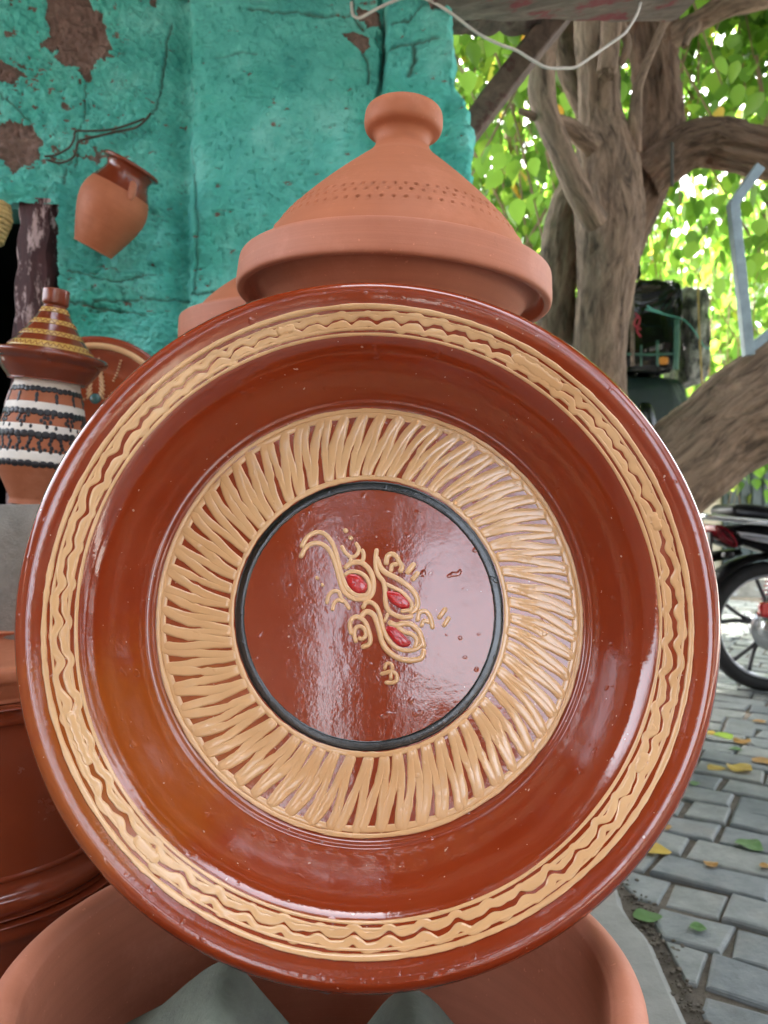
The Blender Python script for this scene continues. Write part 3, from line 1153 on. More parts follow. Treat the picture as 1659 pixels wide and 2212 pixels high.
# ------------------------------------------------------------------ tub under the platter, and the pads in it
TC, TR, TZ = (-.052, .640), .256, .440
tub = thing('terracotta_tub', (TC[0], TC[1], 0.0), 'large round unglazed terracotta tub holding the big platter upright', 'tub')
put('body', *lathe([(.001, 0.0), (.15, 0.0), (.170, .004), (.190, .05), (.222, .18), (.240, .30), (.245, .385), (.250, .405), (.256, .420), (.2565, .433), (.250, .441), (.241, .4435),
                    (.232, .438), (.2285, .425), (.226, .36), (.218, .24), (.212, .24), (.200, .225), (.15, .22), (.001, .22)], 128, 5, .004, 2), M['terra_pink'], tub)


def pad(cx, cy, cz, sx, sy, sz, rz, rx, name_label, seed):
    n = 18
    V, F = box((0, 0, 0), (1, 1, 1))
    u = np.linspace(0, 2 * np.pi, 40, endpoint=False)
    prof = np.linspace(-np.pi / 2, np.pi / 2, n)
    V = []
    for a in prof:
        for b in u:
            sp = lambda w, m: math.copysign(abs(w) ** m, w)
            V.append((sp(math.cos(a), .25) * sp(math.cos(b), .3), sp(math.cos(a), .25) * sp(math.sin(b), .3), sp(math.sin(a), .25)))
    V = np.array(V) * np.array([sx, sy, sz]) / 2
    V += .006 * (np.stack([fbm(V[:, 1] * 22 + seed, V[:, 2] * 22, 3, seed), fbm(V[:, 0] * 22, V[:, 2] * 22, 3, seed + 1), fbm(V[:, 0] * 22, V[:, 1] * 22, 3, seed + 2)], -1) - .5) * 2
    V[:, 2] += 0
    # wedge: thinner towards the top
    V = V @ rotx(rx).T
    V = V @ np.array(Matrix.Rotation(rz, 3, 'Y')).T
    o = put_world('padding_block', V + np.array([cx, cy, cz]), grid_faces(n, 40, True), M['sponge'])
    return tag(o, name_label, 'padding', 'pads propping the platter in the tub')


pad(-.146, .620, .322, .165, .11, .165, R(-36), 0, 'grey-green pad in the tub under the left half of the platter', 1)
pad(.022, .620, .306, .145, .11, .145, R(-42), 0, 'grey-green pad in the tub under the middle of the platter', 5)

# ------------------------------------------------------------------ tagines


def tagine_lid_mesh(dents=True):
    """cone lid of the unglazed tagine, rows of pricked dents as real hollows (unit: metres, rim plane z = 0)"""
    prof = catmull([(a_, b_ * .86) for a_, b_ in [(.176, -.012), (.172, .004), (.164, .022), (.150, .050), (.131, .078), (.106, .108), (.080, .136), (.056, .160), (.042, .174), (.0345, .186), (.0335, .196), (.037, .204),
                    (.0455, .210), (.0485, .218), (.0485, .232), (.046, .240), (.040, .244), (.034, .242), (.030, .232), (.001, .228)]], 14)
    seg = 480
    t = np.linspace(0, 2 * np.pi, seg, endpoint=False)
    rr = np.repeat(prof[:, :1], seg, 1).copy()
    z = np.repeat(prof[:, 1:2], seg, 1)
    tt = np.repeat(t[None, :], len(prof), 0)
    if dents:
        for zi, off, n in ((.040, 0, 74), (.0515, .5, 74), (.060, .0, 74)):
            k = np.round(tt / (2 * np.pi) * n + off)
            ta = (k - off) / n * 2 * np.pi
            jit = .0015 * np.sin(k * 12.9)
            dist = np.hypot((tt - ta) * rr / .0019, (z - zi - jit) / .0023)
            rr -= .0038 * np.clip(1 - dist, 0, 1) ** .6 - .0012 * np.exp(-((dist - 1.25) / .22) ** 2)
    V = np.stack([rr * np.cos(tt), rr * np.sin(tt), z], -1).reshape(-1, 3)
    return V, grid_faces(len(prof), seg, True)


DISH = [(.001, -.085), (.10, -.085), (.108, -.081), (.150, -.046), (.168, -.026), (.1765, -.0215), (.1805, -.023), (.1825, -.028), (.1835, -.0325), (.1855, -.0342), (.1890, -.0342), (.1915, -.0330), (.1928, -.0300),
        (.1930, -.024), (.1918, -.008), (.1910, .000), (.1900, .0030), (.1875, .0045), (.182, .0040), (.177, .000), (.174, -.014), (.15, -.03), (.11, -.04), (.001, -.045)]


def big_tagine(name, loc, sc, rot, label, dents):
    o = thing(name, loc, label, 'tagine', 'plain unglazed tagines behind the platter', rot)
    o.scale = (sc, sc, sc)
    d = lathe(DISH, 128, 5, .002, 1)
    put('dish', *d, M['terra_pink'], o)
    lv, lf = tagine_lid_mesh(dents)
    if not dents:
        lv[:, 2] *= .66
    put('lid', lv, lf, M['terra'], o)
    return o


tg = big_tagine('unglazed_tagine', P(853, 600, .98), 1.022, (R(0.5), R(3.2), R(10)), 'plain terracotta tagine with pricked cone lid standing above the platter', True)
tg2 = big_tagine('unglazed_tagine', P(655, 697, 1.44), 1.18, (R(2), R(-3), R(40)), 'half-hidden plain terracotta tagine with low lid behind the tall one', False)


def support(loc, rot, sc, r, label):
    """upturned terracotta pot carrying a tagine"""
    z1 = loc[2] - .085 * sc - .004
    z0 = .60 if loc[1] < 1.2 else .822
    h = z1 - z0
    o = put('terracotta_pot', *lathe([(r * 1.15, 0), (r * 1.2, .01), (r * 1.12, .03), (r, h * .6), (r * .9, h), (.001, h)], 64, 4), M['terra'], loc=(loc[0], loc[1], z0 + .003))
    tag(o, label, 'pot')


support(tg.location, 0, 1.022, .10, 'upturned terracotta pot hidden behind the platter under the tall tagine')
support(tg2.location, 0, 1.18, .12, 'upturned terracotta pot hidden behind the platter under the half-hidden tagine')

# ------------------------------------------------------------------ hanging jar
jb, jt = P(201, 538, 1.80), P(283, 364, 1.78)
jar = thing('hanging_jar', jb, 'small tilted jar with glazed neck hanging on the turquoise wall', 'jar')
ax = Vector(jt - jb)
JL = ax.length
jar.rotation_mode = 'QUATERNION'
jar.rotation_quaternion = ax.to_track_quat('Z', 'X') @ Quaternion((0, 0, 1), R(20))
u = 1.80 / FD
JR = .9
put('body', *lathe(np.array([(.001, 0), (39, 0), (42, 3), (51, 26), (64, 62), (71, 92), (70, 116), (62, 138), (53, 154)]) * u, 64, 5), M['terra'], jar)
put('glazed_neck', *lathe(np.array([(62.6, 138), (53.6, 154), (48, 166), (47, 174), (51, 184), (58, 187), (61, 191), (58, 195), (50, 193), (43, 178), (46, 150), (.001, 120)]) * u, 64, 5), M['glaze2'], jar)
hp = [(44 * u, 0, 160 * u), (50 * u, 0, 157 * u), (56 * u, 0, 149 * u), (63 * u, 0, 137 * u), (66 * u, 0, 124 * u)]
qz = jar.rotation_quaternion.inverted() @ Vector((.75, -1, -.2))
ha = math.atan2(qz.y, qz.x)
hv, hf = tube(hp, [5 * u, 6 * u, 6 * u, 6 * u, 4 * u], 10, 4)
hv[:, 1] *= 1.5
put('handle', hv @ rotz(ha + R(8)).T, hf, M['terra_pink'], jar)
qb = jar.rotation_quaternion.inverted() @ Vector((0, 1, 0))
na = np.array(jb) + np.array(ax) * .86
tag(put_world('wall_nail', *tube([na + np.array([0, .055, .004]), na + np.array([0, .19, -.004])], .003, 8), M['wire_dark']), 'iron nail in the turquoise wall holding the tilted jar', 'nail')

# ------------------------------------------------------------------ striped vase with the small tagine on it
VY = 1.42
vu = VY / FD
vb = P(80, 1090, VY)
vase = thing('striped_vase', (vb[0], vb[1], .823), 'terracotta vase with white bands and black scallops on the grey ledge', 'vase', rot=(0, R(5.2), 0))
VP = np.array([(.001, 0), (53, 0), (56, 3), (55.5, 12), (60, 22), (78, 58), (88, 78), (91, 88), (90, 97), (88.5, 112), (88, 150), (85, 170), (80, 198), (74, 225), (66, 255), (63.5, 268), (60, 270), (56, 262), (60, 200), (.001, 60)]) * vu
vprof = catmull(VP, 6)
put('body', *lathe(VP, 96, 6), M['terra'], vase)
half = vprof[:int(16 * 6)]


def vr(z):
    zz = half[:, 1]
    o = np.argsort(zz)
    return np.interp(z, zz[o], half[o, 0])


def vband(z0, z1, m, d=.0008, nm='painted_band'):
    zs = np.linspace(z0, z1, 5) * vu
    pr = [(vr(zs[0]) - .001, zs[0])] + [(vr(z) + d, z) for z in zs] + [(vr(zs[-1]) - .001, zs[-1])]
    return put(nm, *lathe(pr, 96), m, vase)


def dab(a, z, ra, rzz, d=.0011):
    """flat brush dab on the vase wall"""
    n = 12
    V = []
    for sc, h in ((1, -.0006), (.85, d * .8), (.4, d), (.02, d)):
        for k in range(n):
            t = 2 * math.pi * k / n
            z2 = z * vu + rzz * vu * sc * math.sin(t)
            a2 = a + ra * vu * sc * math.cos(t) / vr(z * vu)
            r_ = vr(z2) + h
            V.append((r_ * math.cos(a2), r_ * math.sin(a2), z2))
    return np.array(V), grid_faces(4, n, True)


for z0, z1 in ((246, 268), (197, 215), (150, 168), (90, 112)):
    vband(z0, z1, M['white_paint'])
NS = 40
for zc, hgt in ((243, 7), (194, 8), (147, 9), (86, 8)):
    ds = [dab(2 * math.pi * k / NS, zc + 1.2 * math.sin(k * 2.1), 8.5 * vr(zc * vu) / vu / 60 * .75, hgt, .0014) for k in range(NS)]
    put('scallop_band', *join(*ds), M['black_paint'], vase)
ds = []
for k in range(12):
    a = 2 * math.pi * (k + .3) / 12
    ds += [dab(a, 229, 4.2, 8, .0013), dab(a + .01, 219, 3.6, 7, .0013)]
for V, F in [join(ds[2 * i], ds[2 * i + 1]) for i in range(12)]:
    put('drip_mark', V, F, M['black_paint'], vase)
ds = []
rv = np.random.default_rng(3)
for k in range(11):
    a = 2 * math.pi * (k + .1) / 11
    for da, z in ((-.09, 183), (-.13, 176), (-.06, 172), (.02, 182), (.06, 174), (0, 164), (.12, 186), (.22, 163)):
        ds.append(dab(a + da + rv.normal(0, .01), z, 3.8, 5.2, .0013))
put('flower_dabs', *join(*ds), M['black_paint'], vase)
ds = []
for k in range(26):
    a = 2 * math.pi * k / 26
    for j in range(4):
        ds.append(dab(a + .03 * math.sin(j * 2 + k), 137 - j * 8, 4.4, 5.2, .0013))
    ds.append(dab(a + .12, 116, 4.2, 4.2, .0013))
put('drip_marks', *join(*ds), M['black_paint'], vase)

top = np.array(vase.matrix_basis @ Vector((0, 0, 270 * vu)))
bpy.context.view_layer.update()
top = np.array(vase.matrix_world @ Vector((0, 0, 266 * vu)))
st = thing('glazed_tagine', top, 'small red-brown glazed tagine with yellow bands on top of the striped vase', 'tagine', rot=(R(3), R(6.5), 0))
k = vu
put('dish', *lathe(np.array([(.001, 0), (76, 0), (80, 3), (98, 26), (104, 38), (113, 44), (118, 50), (118, 56), (112, 60), (98, 60), (88, 56), (.001, 40)]) * k, 96, 5), M['glaze2'], st)
LP = np.array([(93, 54), (90, 62), (76, 80), (58, 104), (42, 128), (29, 150), (23, 164)]) * k
lidp = catmull(LP, 6)
lid = put('lid', *lathe(LP, 96, 6), M['glaze2'], st)
put('knob', *lathe(np.array([(23, 162), (26, 165), (28, 170), (28, 192), (27, 197), (22, 199), (16, 196), (.001, 192)]) * k, 64, 4), M['glaze2'], st)
for z0, z1 in ((66, 80), (94, 104), (120, 130), (147, 157)):
    zs = np.linspace(z0, z1, 5) * k
    rr = np.interp(zs, lidp[:, 1], lidp[:, 0])
    pr = [(rr[0] - .001, zs[0])] + [(r + .0009, z) for r, z in zip(rr, zs)] + [(rr[-1] - .001, zs[-1])]
    put('slip_band', *lathe(pr, 96), M['slip_yellow'], lid)
    tt = np.linspace(0, 2 * np.pi, 240)
    n = max(12, int(rr.mean() / k * .55))
    zz2 = zs.mean() + (z1 - z0) * k * .28 * np.sin(n * tt)
    r2 = np.interp(zz2, lidp[:, 1], lidp[:, 0]) + .0010
    put('wave_line', *tube(np.stack([r2 * np.cos(tt), r2 * np.sin(tt), zz2], -1), .0007, 5, caps=False), M['glaze2'], lid)

# ------------------------------------------------------------------ platter leaning on the wall behind the vase
BY = 1.66
bu = BY / FD
bc = P(200, 941, BY)
bp = thing('leaning_platter', (bc[0], bc[1] - .01, .824), 'red-brown platter with feathered cream pattern leaning on the wall behind the striped vase', 'platter', rot=(R(90 - 9), 0, R(4)))
br_ = (bc[2] - .824)
BR = 186 * bu
prof = np.array([(.001, .03), (.5, .03), (.62, .034), (.72, .07), (.80, .11), (.90, .135), (.96, .15), (1.0, .135), (1.0, .10), (.96, .06), (.7, -.05), (.001, -.06)])
V, F = lathe(prof * BR, 96, 5)
V[:, 1] += BR
put('body', V, F, M['glaze'], bp)


def bsurf(r):
    q = catmull(prof, 5)
    q = q[:30]
    return np.interp(r / BR, q[:, 0], q[:, 1]) * BR


def bstroke(pts, w):
    pts = np.array([(p[0], p[1] + BR, bsurf(math.hypot(*p)) + .0008) for p in pts])
    v, f = tube(pts, w, 6)
    return v, f


tt = np.linspace(0, 2 * np.pi, 120)
put('slip_line', *bstroke(np.stack([.88 * BR * np.cos(tt), .88 * BR * np.sin(tt)], -1), .0075), M['slip'], bp)
feath = []
for a0 in np.arange(0, 360, 45):
    for sgn in (-1, 1):
        for i in range(9):
            q = i / 8
            r0 = BR * (.28 + .40 * q)
            a = R(a0 + sgn * (20 - 17 * q))
            c = np.array([r0 * math.cos(a), r0 * math.sin(a)])
            dvec = np.array([math.cos(a - sgn * .9), math.sin(a - sgn * .9)])
            feath.append(bstroke([c, c + dvec * .010, c + dvec * .020], [.0026, .0030, .0012]))
    a = R(a0 + 22.5)
    for i in range(8):
        r0 = BR * (.52 + .035 * i)
        feath.append(bstroke([(r0 * math.cos(a), r0 * math.sin(a)), ((r0 + .003) * math.cos(a), (r0 + .003) * math.sin(a))], .0026))
put('feather_strokes', *join(*feath), M['slip'], bp)
for a0 in np.arange(0, 360, 45):
    a = R(a0)
    V, F = lathe([(.001, .0035), (.009, .003), (.012, .001), (.0125, -.001)], 20)
    c = (BR * .27 * math.cos(a), BR * .27 * math.sin(a) + BR, bsurf(BR * .27))
    put('teal_dot', V + np.array(c), [f[::-1] for f in F], M['teal_glaze'], bp)

# ------------------------------------------------------------------ brown pots at the lower left
QY = 1.08
qc = P(-45, 1500, QY)
low = thing('glazed_basin', (qc[0], qc[1], 0.0), 'brown glazed basin at the bottom of the stack in the lower left corner', 'basin')
put('body', *lathe([(.001, 0), (.16, 0), (.175, .01), (.188, .12), (.192, .24), (.198, .285), (.205, .30), (.203, .312), (.19, .316), (.001, .30)], 96, 5), M['glaze2'], low)
mid = thing('glazed_pot', (qc[0], qc[1], .318), 'large shiny brown glazed pot left of the big platter', 'pot')
put('body', *lathe([(.001, 0), (.178, 0), (.190, .004), (.196, .012), (.194, .022), (.184, .032), (.181, .06), (.180, .16), (.180, .225), (.184, .232), (.186, .240), (.184, .248), (.176, .254), (.001, .25)], 96, 5), M['glaze2'], mid)
put('ridge', *lathe([(.1805, .040), (.1835, .043), (.1835, .047), (.1805, .050)], 96), M['glaze2'], mid)
up = thing('terracotta_dish', (qc[0], qc[1], .572), 'plain terracotta dish stacked on the shiny brown pot at left', 'dish')
put('body', *lathe([(.001, 0), (.150, 0), (.158, .004), (.164, .018), (.166, .024), (.176, .028), (.179, .036), (.177, .044), (.168, .047), (.160, .044), (.155, .03), (.001, .02)], 96, 5), M['terra'], up)

# ------------------------------------------------------------------ cables on the wall
wpts = [(759, 5), (760, 20), (764, 34), (779, 38), (812, 20), (862, -2), (895, -8), (926, 0), (972, 27), (1032, 72), (1080, 96), (1114, 108), (1150, 130), (1182, 146), (1220, 147), (1245, 144),
        (1279, 122), (1310, 100), (1342, 78), (1355, 65), (1376, 30), (1384, 0), (1388, -40)]
tag(put_world('cable', *tube([P(x, y, 1.84 + .0003 * max(0, x - 930)) for x, y in wpts], .0036, 8, 5), M['wire_white']), 'loose white electric cable sagging across the tree and beam', 'cable')
for lab, pts, r_ in (('upper dark cable bracket running out of the turquoise wall', [(96, 338), (120, 335), (150, 318), (160, 300), (164, 284), (190, 283), (240, 280), (290, 265), (312, 256)], .0028),
                     ('lower twisted dark cable looping below the other on the turquoise wall', [(100, 345), (130, 352), (158, 340), (165, 320), (172, 305), (200, 297), (250, 285), (292, 276), (315, 258), (325, 245)], .0030)):
    tag(put_world('wall_cable', *tube([P(x, y, 1.905 - .004 * math.sin(x)) for x, y in pts], r_, 7, 5), M['wire_dark']), lab, 'cable', 'dark cables on the wall')

# ------------------------------------------------------------------ beam and brace
a, b = P(925, -14, 1.86), P(1478, -9, 2.05)
c = (a + b) / 2
L = np.linalg.norm(b - a)
yaw = math.atan2(b[1] - a[1], b[0] - a[0])


def plank(p0, p1, w, h, n=24, seed=0, wear=.004):
    """hewn timber: box section with uneven edges"""
    p0, p1 = np.array(p0), np.array(p1)
    T = (p1 - p0) / np.linalg.norm(p1 - p0)
    side = np.cross(T, [0, 0, 1.0])
    side /= np.linalg.norm(side)
    upv = np.cross(side, T)
    cs = [(-.5, -.44), (-.44, -.5), (0, -.5), (.44, -.5), (.5, -.44), (.5, .44), (.44, .5), (-.44, .5), (-.5, .44)]
    V = []
    for i in range(n):
        q = i / (n - 1)
        for j, (s, t_) in enumerate(cs):
            d = wear * (vnoise(np.array([i * .6]), np.array([j * 3.3]), seed)[0] - .5) * 2
            V.append(p0 + (p1 - p0) * q + side * (s * w + d) + upv * (t_ * h + d))
    F = grid_faces(n, len(cs), True)
    F += [list(range(len(cs)))[::-1], [len(V) - len(cs) + i for i in range(len(cs))]]
    return np.array(V), F


tag(put_world('wooden_beam', *plank(a, b, .10, .075, seed=1), M['beam'], smooth=False), 'weathered horizontal beam with old red paint along the top edge', 'beam')
tag(put_world('wooden_board', *plank(P(930, 34, 2.14), P(1165, 42, 2.16), .08, .042, seed=7, wear=.008), M['brace'], smooth=False), 'short rotten board under the left end of the red-painted beam', 'board')
tag(put_world('diagonal_brace', *plank(P(1240, -10, 2.18), P(955, 355, 2.20), .06, .062, seed=3, wear=.003), M['brace'], smooth=False), 'diagonal wooden brace from the wall end up to the beam', 'brace')

# board roof over the stall: unseen, inferred from the beam, added for shade
roof = thing('shade_roof', (-.6, 1.5, 2.30), 'plank roof added above the pots, out of view, to shade the stall', 'roof')
for k_ in range(5):
    yb = 1.18 + k_ * .195
    put('roof_board', *plank((-2.2, yb, 2.335 + .006 * (k_ % 2)), (.80, yb, 2.335 + .006 * (k_ % 2)), .19, .022, 8, 20 + k_, .003), M['brace'], roof, False, world=True)
for xb in (-1.6, -.6, .4):
    put('rafter', *plank((xb, 1.05, 2.285), (xb, 2.10, 2.285), .07, .07, 8, 40, .003), M['brace'], roof, False, world=True)

# ------------------------------------------------------------------ the tree beside the wall
TY = 2.85
tree = thing('street_tree', P(1290, 1584, TY), 'big grey-brown tree with several trunks standing right of the turquoise wall', 'tree')
tu = TY / FD


def limb(name, pts, m, dy=0.0, rough=.10, seg=28, sm=8, parent=tree, seed=0):
    q = [P(p[0], p[1], TY + dy + (p[3] if len(p) > 3 else 0)) for p in pts]
    seg, sm = int(seg * 2.6), sm * 2
    V, F = tube(q, [p[2] * tu for p in pts], seg, sm, rough * .35, seed=seed)
    return bark_put(name, V, F, seg, m, parent, rough)


def bark_put(name, V, F, seg, m, parent, rough=.1):
    """furrows run along the limb; the bark pattern follows it too"""
    G = V.reshape(-1, seg, 3)
    c = G.mean(1)
    ln = np.concatenate([[0], np.cumsum(np.linalg.norm(np.diff(c, axis=0), axis=1))])
    rad = np.linalg.norm(G - c[:, None], axis=2)
    a = np.linspace(0, 2 * np.pi, seg, endpoint=False)
    R0 = rad.mean(1)[:, None]
    px_, py_ = R0 * np.cos(a), R0 * np.sin(a)
    zz_ = np.repeat(ln[:, None], seg, 1)
    f1 = fbm(px_ * 75 + 40, zz_ * 14 + py_ * 40, 5, 91) + fbm(py_ * 75 + 40, zz_ * 14 - px_ * 40, 5, 95) - 1
    dsp = 1 - np.abs(f1) * 2.2
    amt = np.minimum(.16, 1.1 * rough) * np.minimum(R0, .12)
    G2 = c[:, None] + (G - c[:, None]) * (1 + (amt * (dsp - .6) / R0))[..., None]
    o = put(name, G2.reshape(-1, 3), F, m, parent, world=True)
    at = o.data.attributes.new('bark', 'FLOAT_VECTOR', 'POINT')
    at.data.foreach_set('vector', np.stack([px_, py_, zz_ * .22], -1).reshape(-1).astype(np.float32))
    return o


limb('trunk', [(1270, 1620, 150), (1275, 1500, 115), (1280, 1300, 92), (1285, 1100, 82), (1288, 900, 66), (1294, 760, 56), (1310, 600, 60), (1318, 500, 70), (1314, 420, 72), (1308, 330, 66), (1298, 260, 48), (1293, 170, 43), (1287, 80, 44), (1282, -60, 40), (1270, -300, 30)], M['bark'], seed=1)
limb('trunk', [(1290, 1250, 75, .1), (1292, 900, 50, .14), (1312, 650, 46, .16), (1355, 490, 50, .16), (1402, 360, 58, .15), (1424, 280, 54, .15), (1418, 180, 50, .14), (1408, 60, 55, .14), (1400, -80, 55, .14), (1390, -300, 40, .2)], M['bark_red'], rough=.16, seed=3)
limb('trunk', [(1240, 1250, 60, .16), (1205, 900, 50, .2), (1203, 740, 46, .22), (1204, 600, 43, .22), (1222, 460, 40, .22), (1250, 400, 36, .2), (1295, 340, 28, .15)], M['bark'], rough=.14, seed=5)
limb('branch', [(1270, 250, 24, .15), (1240, 175, 28, .18), (1222, 100, 31, .2), (1214, 20, 34, .2), (1205, -120, 30, .2)], M['bark_red'], rough=.12, seg=20, seed=6)
limb('branch', [(1288, 482, 25, -.16), (1268, 450, 25, -.19), (1235, 385, 24, -.21), (1205, 310, 24, -.21), (1180, 250, 25, -.2), (1170, 190, 27, -.2), (1174, 120, 24, -.2), (1192, 40, 20, -.2), (1200, -80, 18, -.2)], M['bark'], rough=.08, seg=20, seed=7)
limb('branch', [(1296, 330, 26, -.06), (1250, 290, 20, -.1), (1225, 272, 17, -.12), (1200, 262, 14, -.16), (1178, 252, 11, -.19)], M['bark'], rough=.1, seg=16, seed=8)
limb('branch', [(1390, 390, 50, .1), (1440, 350, 46, .08), (1490, 316, 47, .06), (1550, 308, 50, .04), (1610, 322, 48, 0), (1680, 330, 50, 0), (1800, 290, 46, 0), (1950, 180, 40, 0)], M['bark_red'], rough=.16, seed=9)
limb('branch', [(1270, 1330, 90), (1340, 1135, 96, -.04), (1420, 1052, 99, -.06), (1500, 985, 98, -.08), (1580, 920, 102, -.1), (1670, 862, 112, -.12), (1800, 790, 100, -.12), (1980, 640, 80, -.1), (2150, 420, 60)], M['bark'], rough=.10, seg=32, seed=11)
limb('branch', [(1322, 30, 21, -.16), (1318, 90, 20, -.16), (1312, 150, 20, -.16), (1311, 158, 17, -.16)], M['bark'], rough=.05, seg=16, seed=12)
limb('branch', [(1338, 140, 9, -.12), (1352, 115, 9, -.14), (1355, 90, 9, -.14), (1345, 62, 10, -.14), (1335, 20, 10, -.12)], M['bark'], rough=.05, seg=10, seed=13)
limb('branch', [(1370, 330, 15, -.05), (1372, 260, 14, -.08), (1378, 190, 10, -.1), (1400, 130, 9, -.1), (1425, 70, 9, -.1), (1445, 25, 9, -.1), (1450, -40, 8, -.1)], M['bark'], rough=.1, seg=10, seed=14)
limb('branch', [(1410, 110, 24, .1), (1470, 70, 24, .08), (1520, 40, 22, .05), (1580, 8, 24, 0), (1680, -20, 26, 0), (1850, -120, 22, 0)], M['bark'], rough=.2, seg=16, seed=15)
limb('branch', [(1515, 45, 12, .05), (1490, 75, 9, .03), (1478, 100, 6, .0)], M['bark'], rough=.2, seg=10, seed=16)
limb('branch', [(1205, 268, 10, -.17), (1160, 255, 8, -.2), (1135, 244, 7, -.22), (1120, 240, 5, -.22)], M['bark'], rough=.2, seg=10, seed=17)
limb('branch', [(1255, -40, 40, .1), (1150, -260, 34, -.5), (900, -420, 30, -1.3), (600, -560, 22, -1.9)], M['bark'], rough=.1, seg=14, seed=18)
tag(put_world('black_strap', *box(P(1452, 355, TY - .10), (.012, .006, .16), bev=.002), M['wire_dark'], smooth=False), 'short black strap hanging from the horizontal branch', 'strap')

# ------------------------------------------------------------------ leaves
LV = np.array([(0, 0, 0), (-.34, .16, .03), (-.46, .40, .05), (-.30, .74, .01), (0, 1.06, -.10), (.30, .74, .01), (.46, .40, .05), (.34, .16, .03), (0, .5, -.05)])
LF = [[0, 8, 1], [1, 8, 2], [2, 8, 3], [3, 8, 4], [4, 8, 5], [5, 8, 6], [6, 8, 7], [7, 8, 0]]


def leaf_cloud(pos, size, droop=1.0, seed=0):
    """many single leaves hanging tip down from the points"""
    g = np.random.default_rng(seed)
    n = len(pos)
    s = size * g.uniform(.6, 1.2, n)
    az = g.uniform(0, 2 * np.pi, n)
    pit = g.normal(-1.05 * droop, .35, n)
    tipd = np.stack([np.cos(az) * np.cos(pit), np.sin(az) * np.cos(pit), np.sin(pit)], -1)
    sd = np.cross(tipd, [0, 0, 1.0])
    sd /= np.linalg.norm(sd, axis=1)[:, None] + 1e-9
    nr = np.cross(sd, tipd)
    rl = g.normal(0, .5, n)
    sd2 = sd * np.cos(rl)[:, None] + nr * np.sin(rl)[:, None]
    nr2 = np.cross(sd2, tipd)
    V = pos[:, None, :] + s[:, None, None] * (LV[None, :, 0:1] * sd2[:, None, :] * .92 + LV[None, :, 1:2] * tipd[:, None, :] + LV[None, :, 2:3] * nr2[:, None, :])
    F = (np.array(LF)[None] + (np.arange(n) * 9)[:, None, None]).reshape(-1, 3)
    return V.reshape(-1, 3), F


def big_put(name, V, F, m, parent=None):
    if parent is not None:
        V = V - np.array(parent.location)
    me = bpy.data.meshes.new(name)
    me.vertices.add(len(V))
    me.vertices.foreach_set('co', V.astype(np.float32).ravel())
    me.loops.add(F.size)
    me.loops.foreach_set('vertex_index', F.astype(np.int32).ravel())
    me.polygons.add(len(F))
    me.polygons.foreach_set('loop_start', np.arange(0, F.size, F.shape[1], dtype=np.int32))
    me.update()
    me.validate()
    me.polygons.foreach_set('use_smooth', [True] * len(me.polygons))
    me.materials.append(m)
    o = bpy.data.objects.new(name, me)
    COL.objects.link(o)
    if parent is not None:
        o.parent = parent
    return o


def clear_of_load(p):
    """the space in front of the stacked load is free of twigs"""
    return ~((p[:, 1] < 5.4) & (p[:, 2] < 1.0 + .29 * p[:, 1]) & (p[:, 0] > .24 * p[:, 1]) & (p[:, 0] < .47 * p[:, 1]))


def strands(n, x0, x1, y0, y1, zt, zl, leaf_n, seed, spread=.10, dens=None):
    """hanging twigs; returns twig meshes and leaf points"""
    g = np.random.default_rng(seed)
    tw, pts = [], []
    for i in range(n):
        x, y = g.uniform(x0, x1), g.uniform(y0, y1)
        z1 = g.uniform(*zt)
        L = g.uniform(*zl)
        dx, dy = g.normal(0, .28), g.normal(0, .15)
        q = np.linspace(0, 1, 6)[:, None]
        line = np.array([x, y, z1]) + q * np.array([dx * L, dy * L, -L]) + np.array([1, .3, 0]) * np.sin(q * 3 + i) * .05
        if not clear_of_load(line).all():
            continue
        tw.append(tube(line, np.linspace(.008, .003, 6), 5))
        k = g.random(leaf_n)
        p = np.array([np.interp(k, q[:, 0], line[:, c]) for c in range(3)]).T
        pts.append(p + g.normal(0, spread, p.shape))
    return tw, np.vstack(pts)


# crown of the street tree, spread over the place (above the frame) and hanging behind the trunks
g = np.random.default_rng(77)


def clumps(n, cx, cy, cz, sx, sy, sz, per, r, seed):
    g = np.random.default_rng(seed)
    c = np.stack([g.uniform(cx - sx, cx + sx, n), g.uniform(cy - sy, cy + sy, n), g.uniform(cz - sz, cz + sz, n)], -1)
    return (c[:, None, :] + g.normal(0, r, (n, per, 3))).reshape(-1, 3)


crown = np.vstack([clumps(620, .8, 3.1, 5.1, 4.2, 2.8, .5, 34, .26, 1), clumps(330, -.9, -.2, 5.2, 4.2, 2.2, .5, 34, .26, 2)])
crown = crown[~((crown[:, 0] > -.6 + .3 * fbm(crown[:, 1], crown[:, 2], 2, 3)) & (crown[:, 0] < 2.5) & (crown[:, 1] < .4) & (crown[:, 1] > -1.7))]      # open sky above the street
V, F = leaf_cloud(crown, .19, .35, 5)
V2, F2 = leaf_cloud(clumps(150, 1.4, 4.4, 4.2, 2.6, 1.4, .5, 45, .24, 12), .115, .8, 15)
big_put('upper_crown', V, F, M['leaf_dense'], tree)
big_put('crown', V2, F2, M['leaf'], tree)

tw1, p1 = strands(60, .25, 3.2, 3.3, 4.6, (2.6, 4.0), (.7, 1.7), 26, 21, .09)
p1 = p1[clear_of_load(p1)]
V, F = leaf_cloud(p1, .095, 1.0, 6)
big_put('hanging_foliage', V, F, M['leaf'], tree)
put('hanging_twigs', *join(*tw1), M['twig'], tree, world=True)

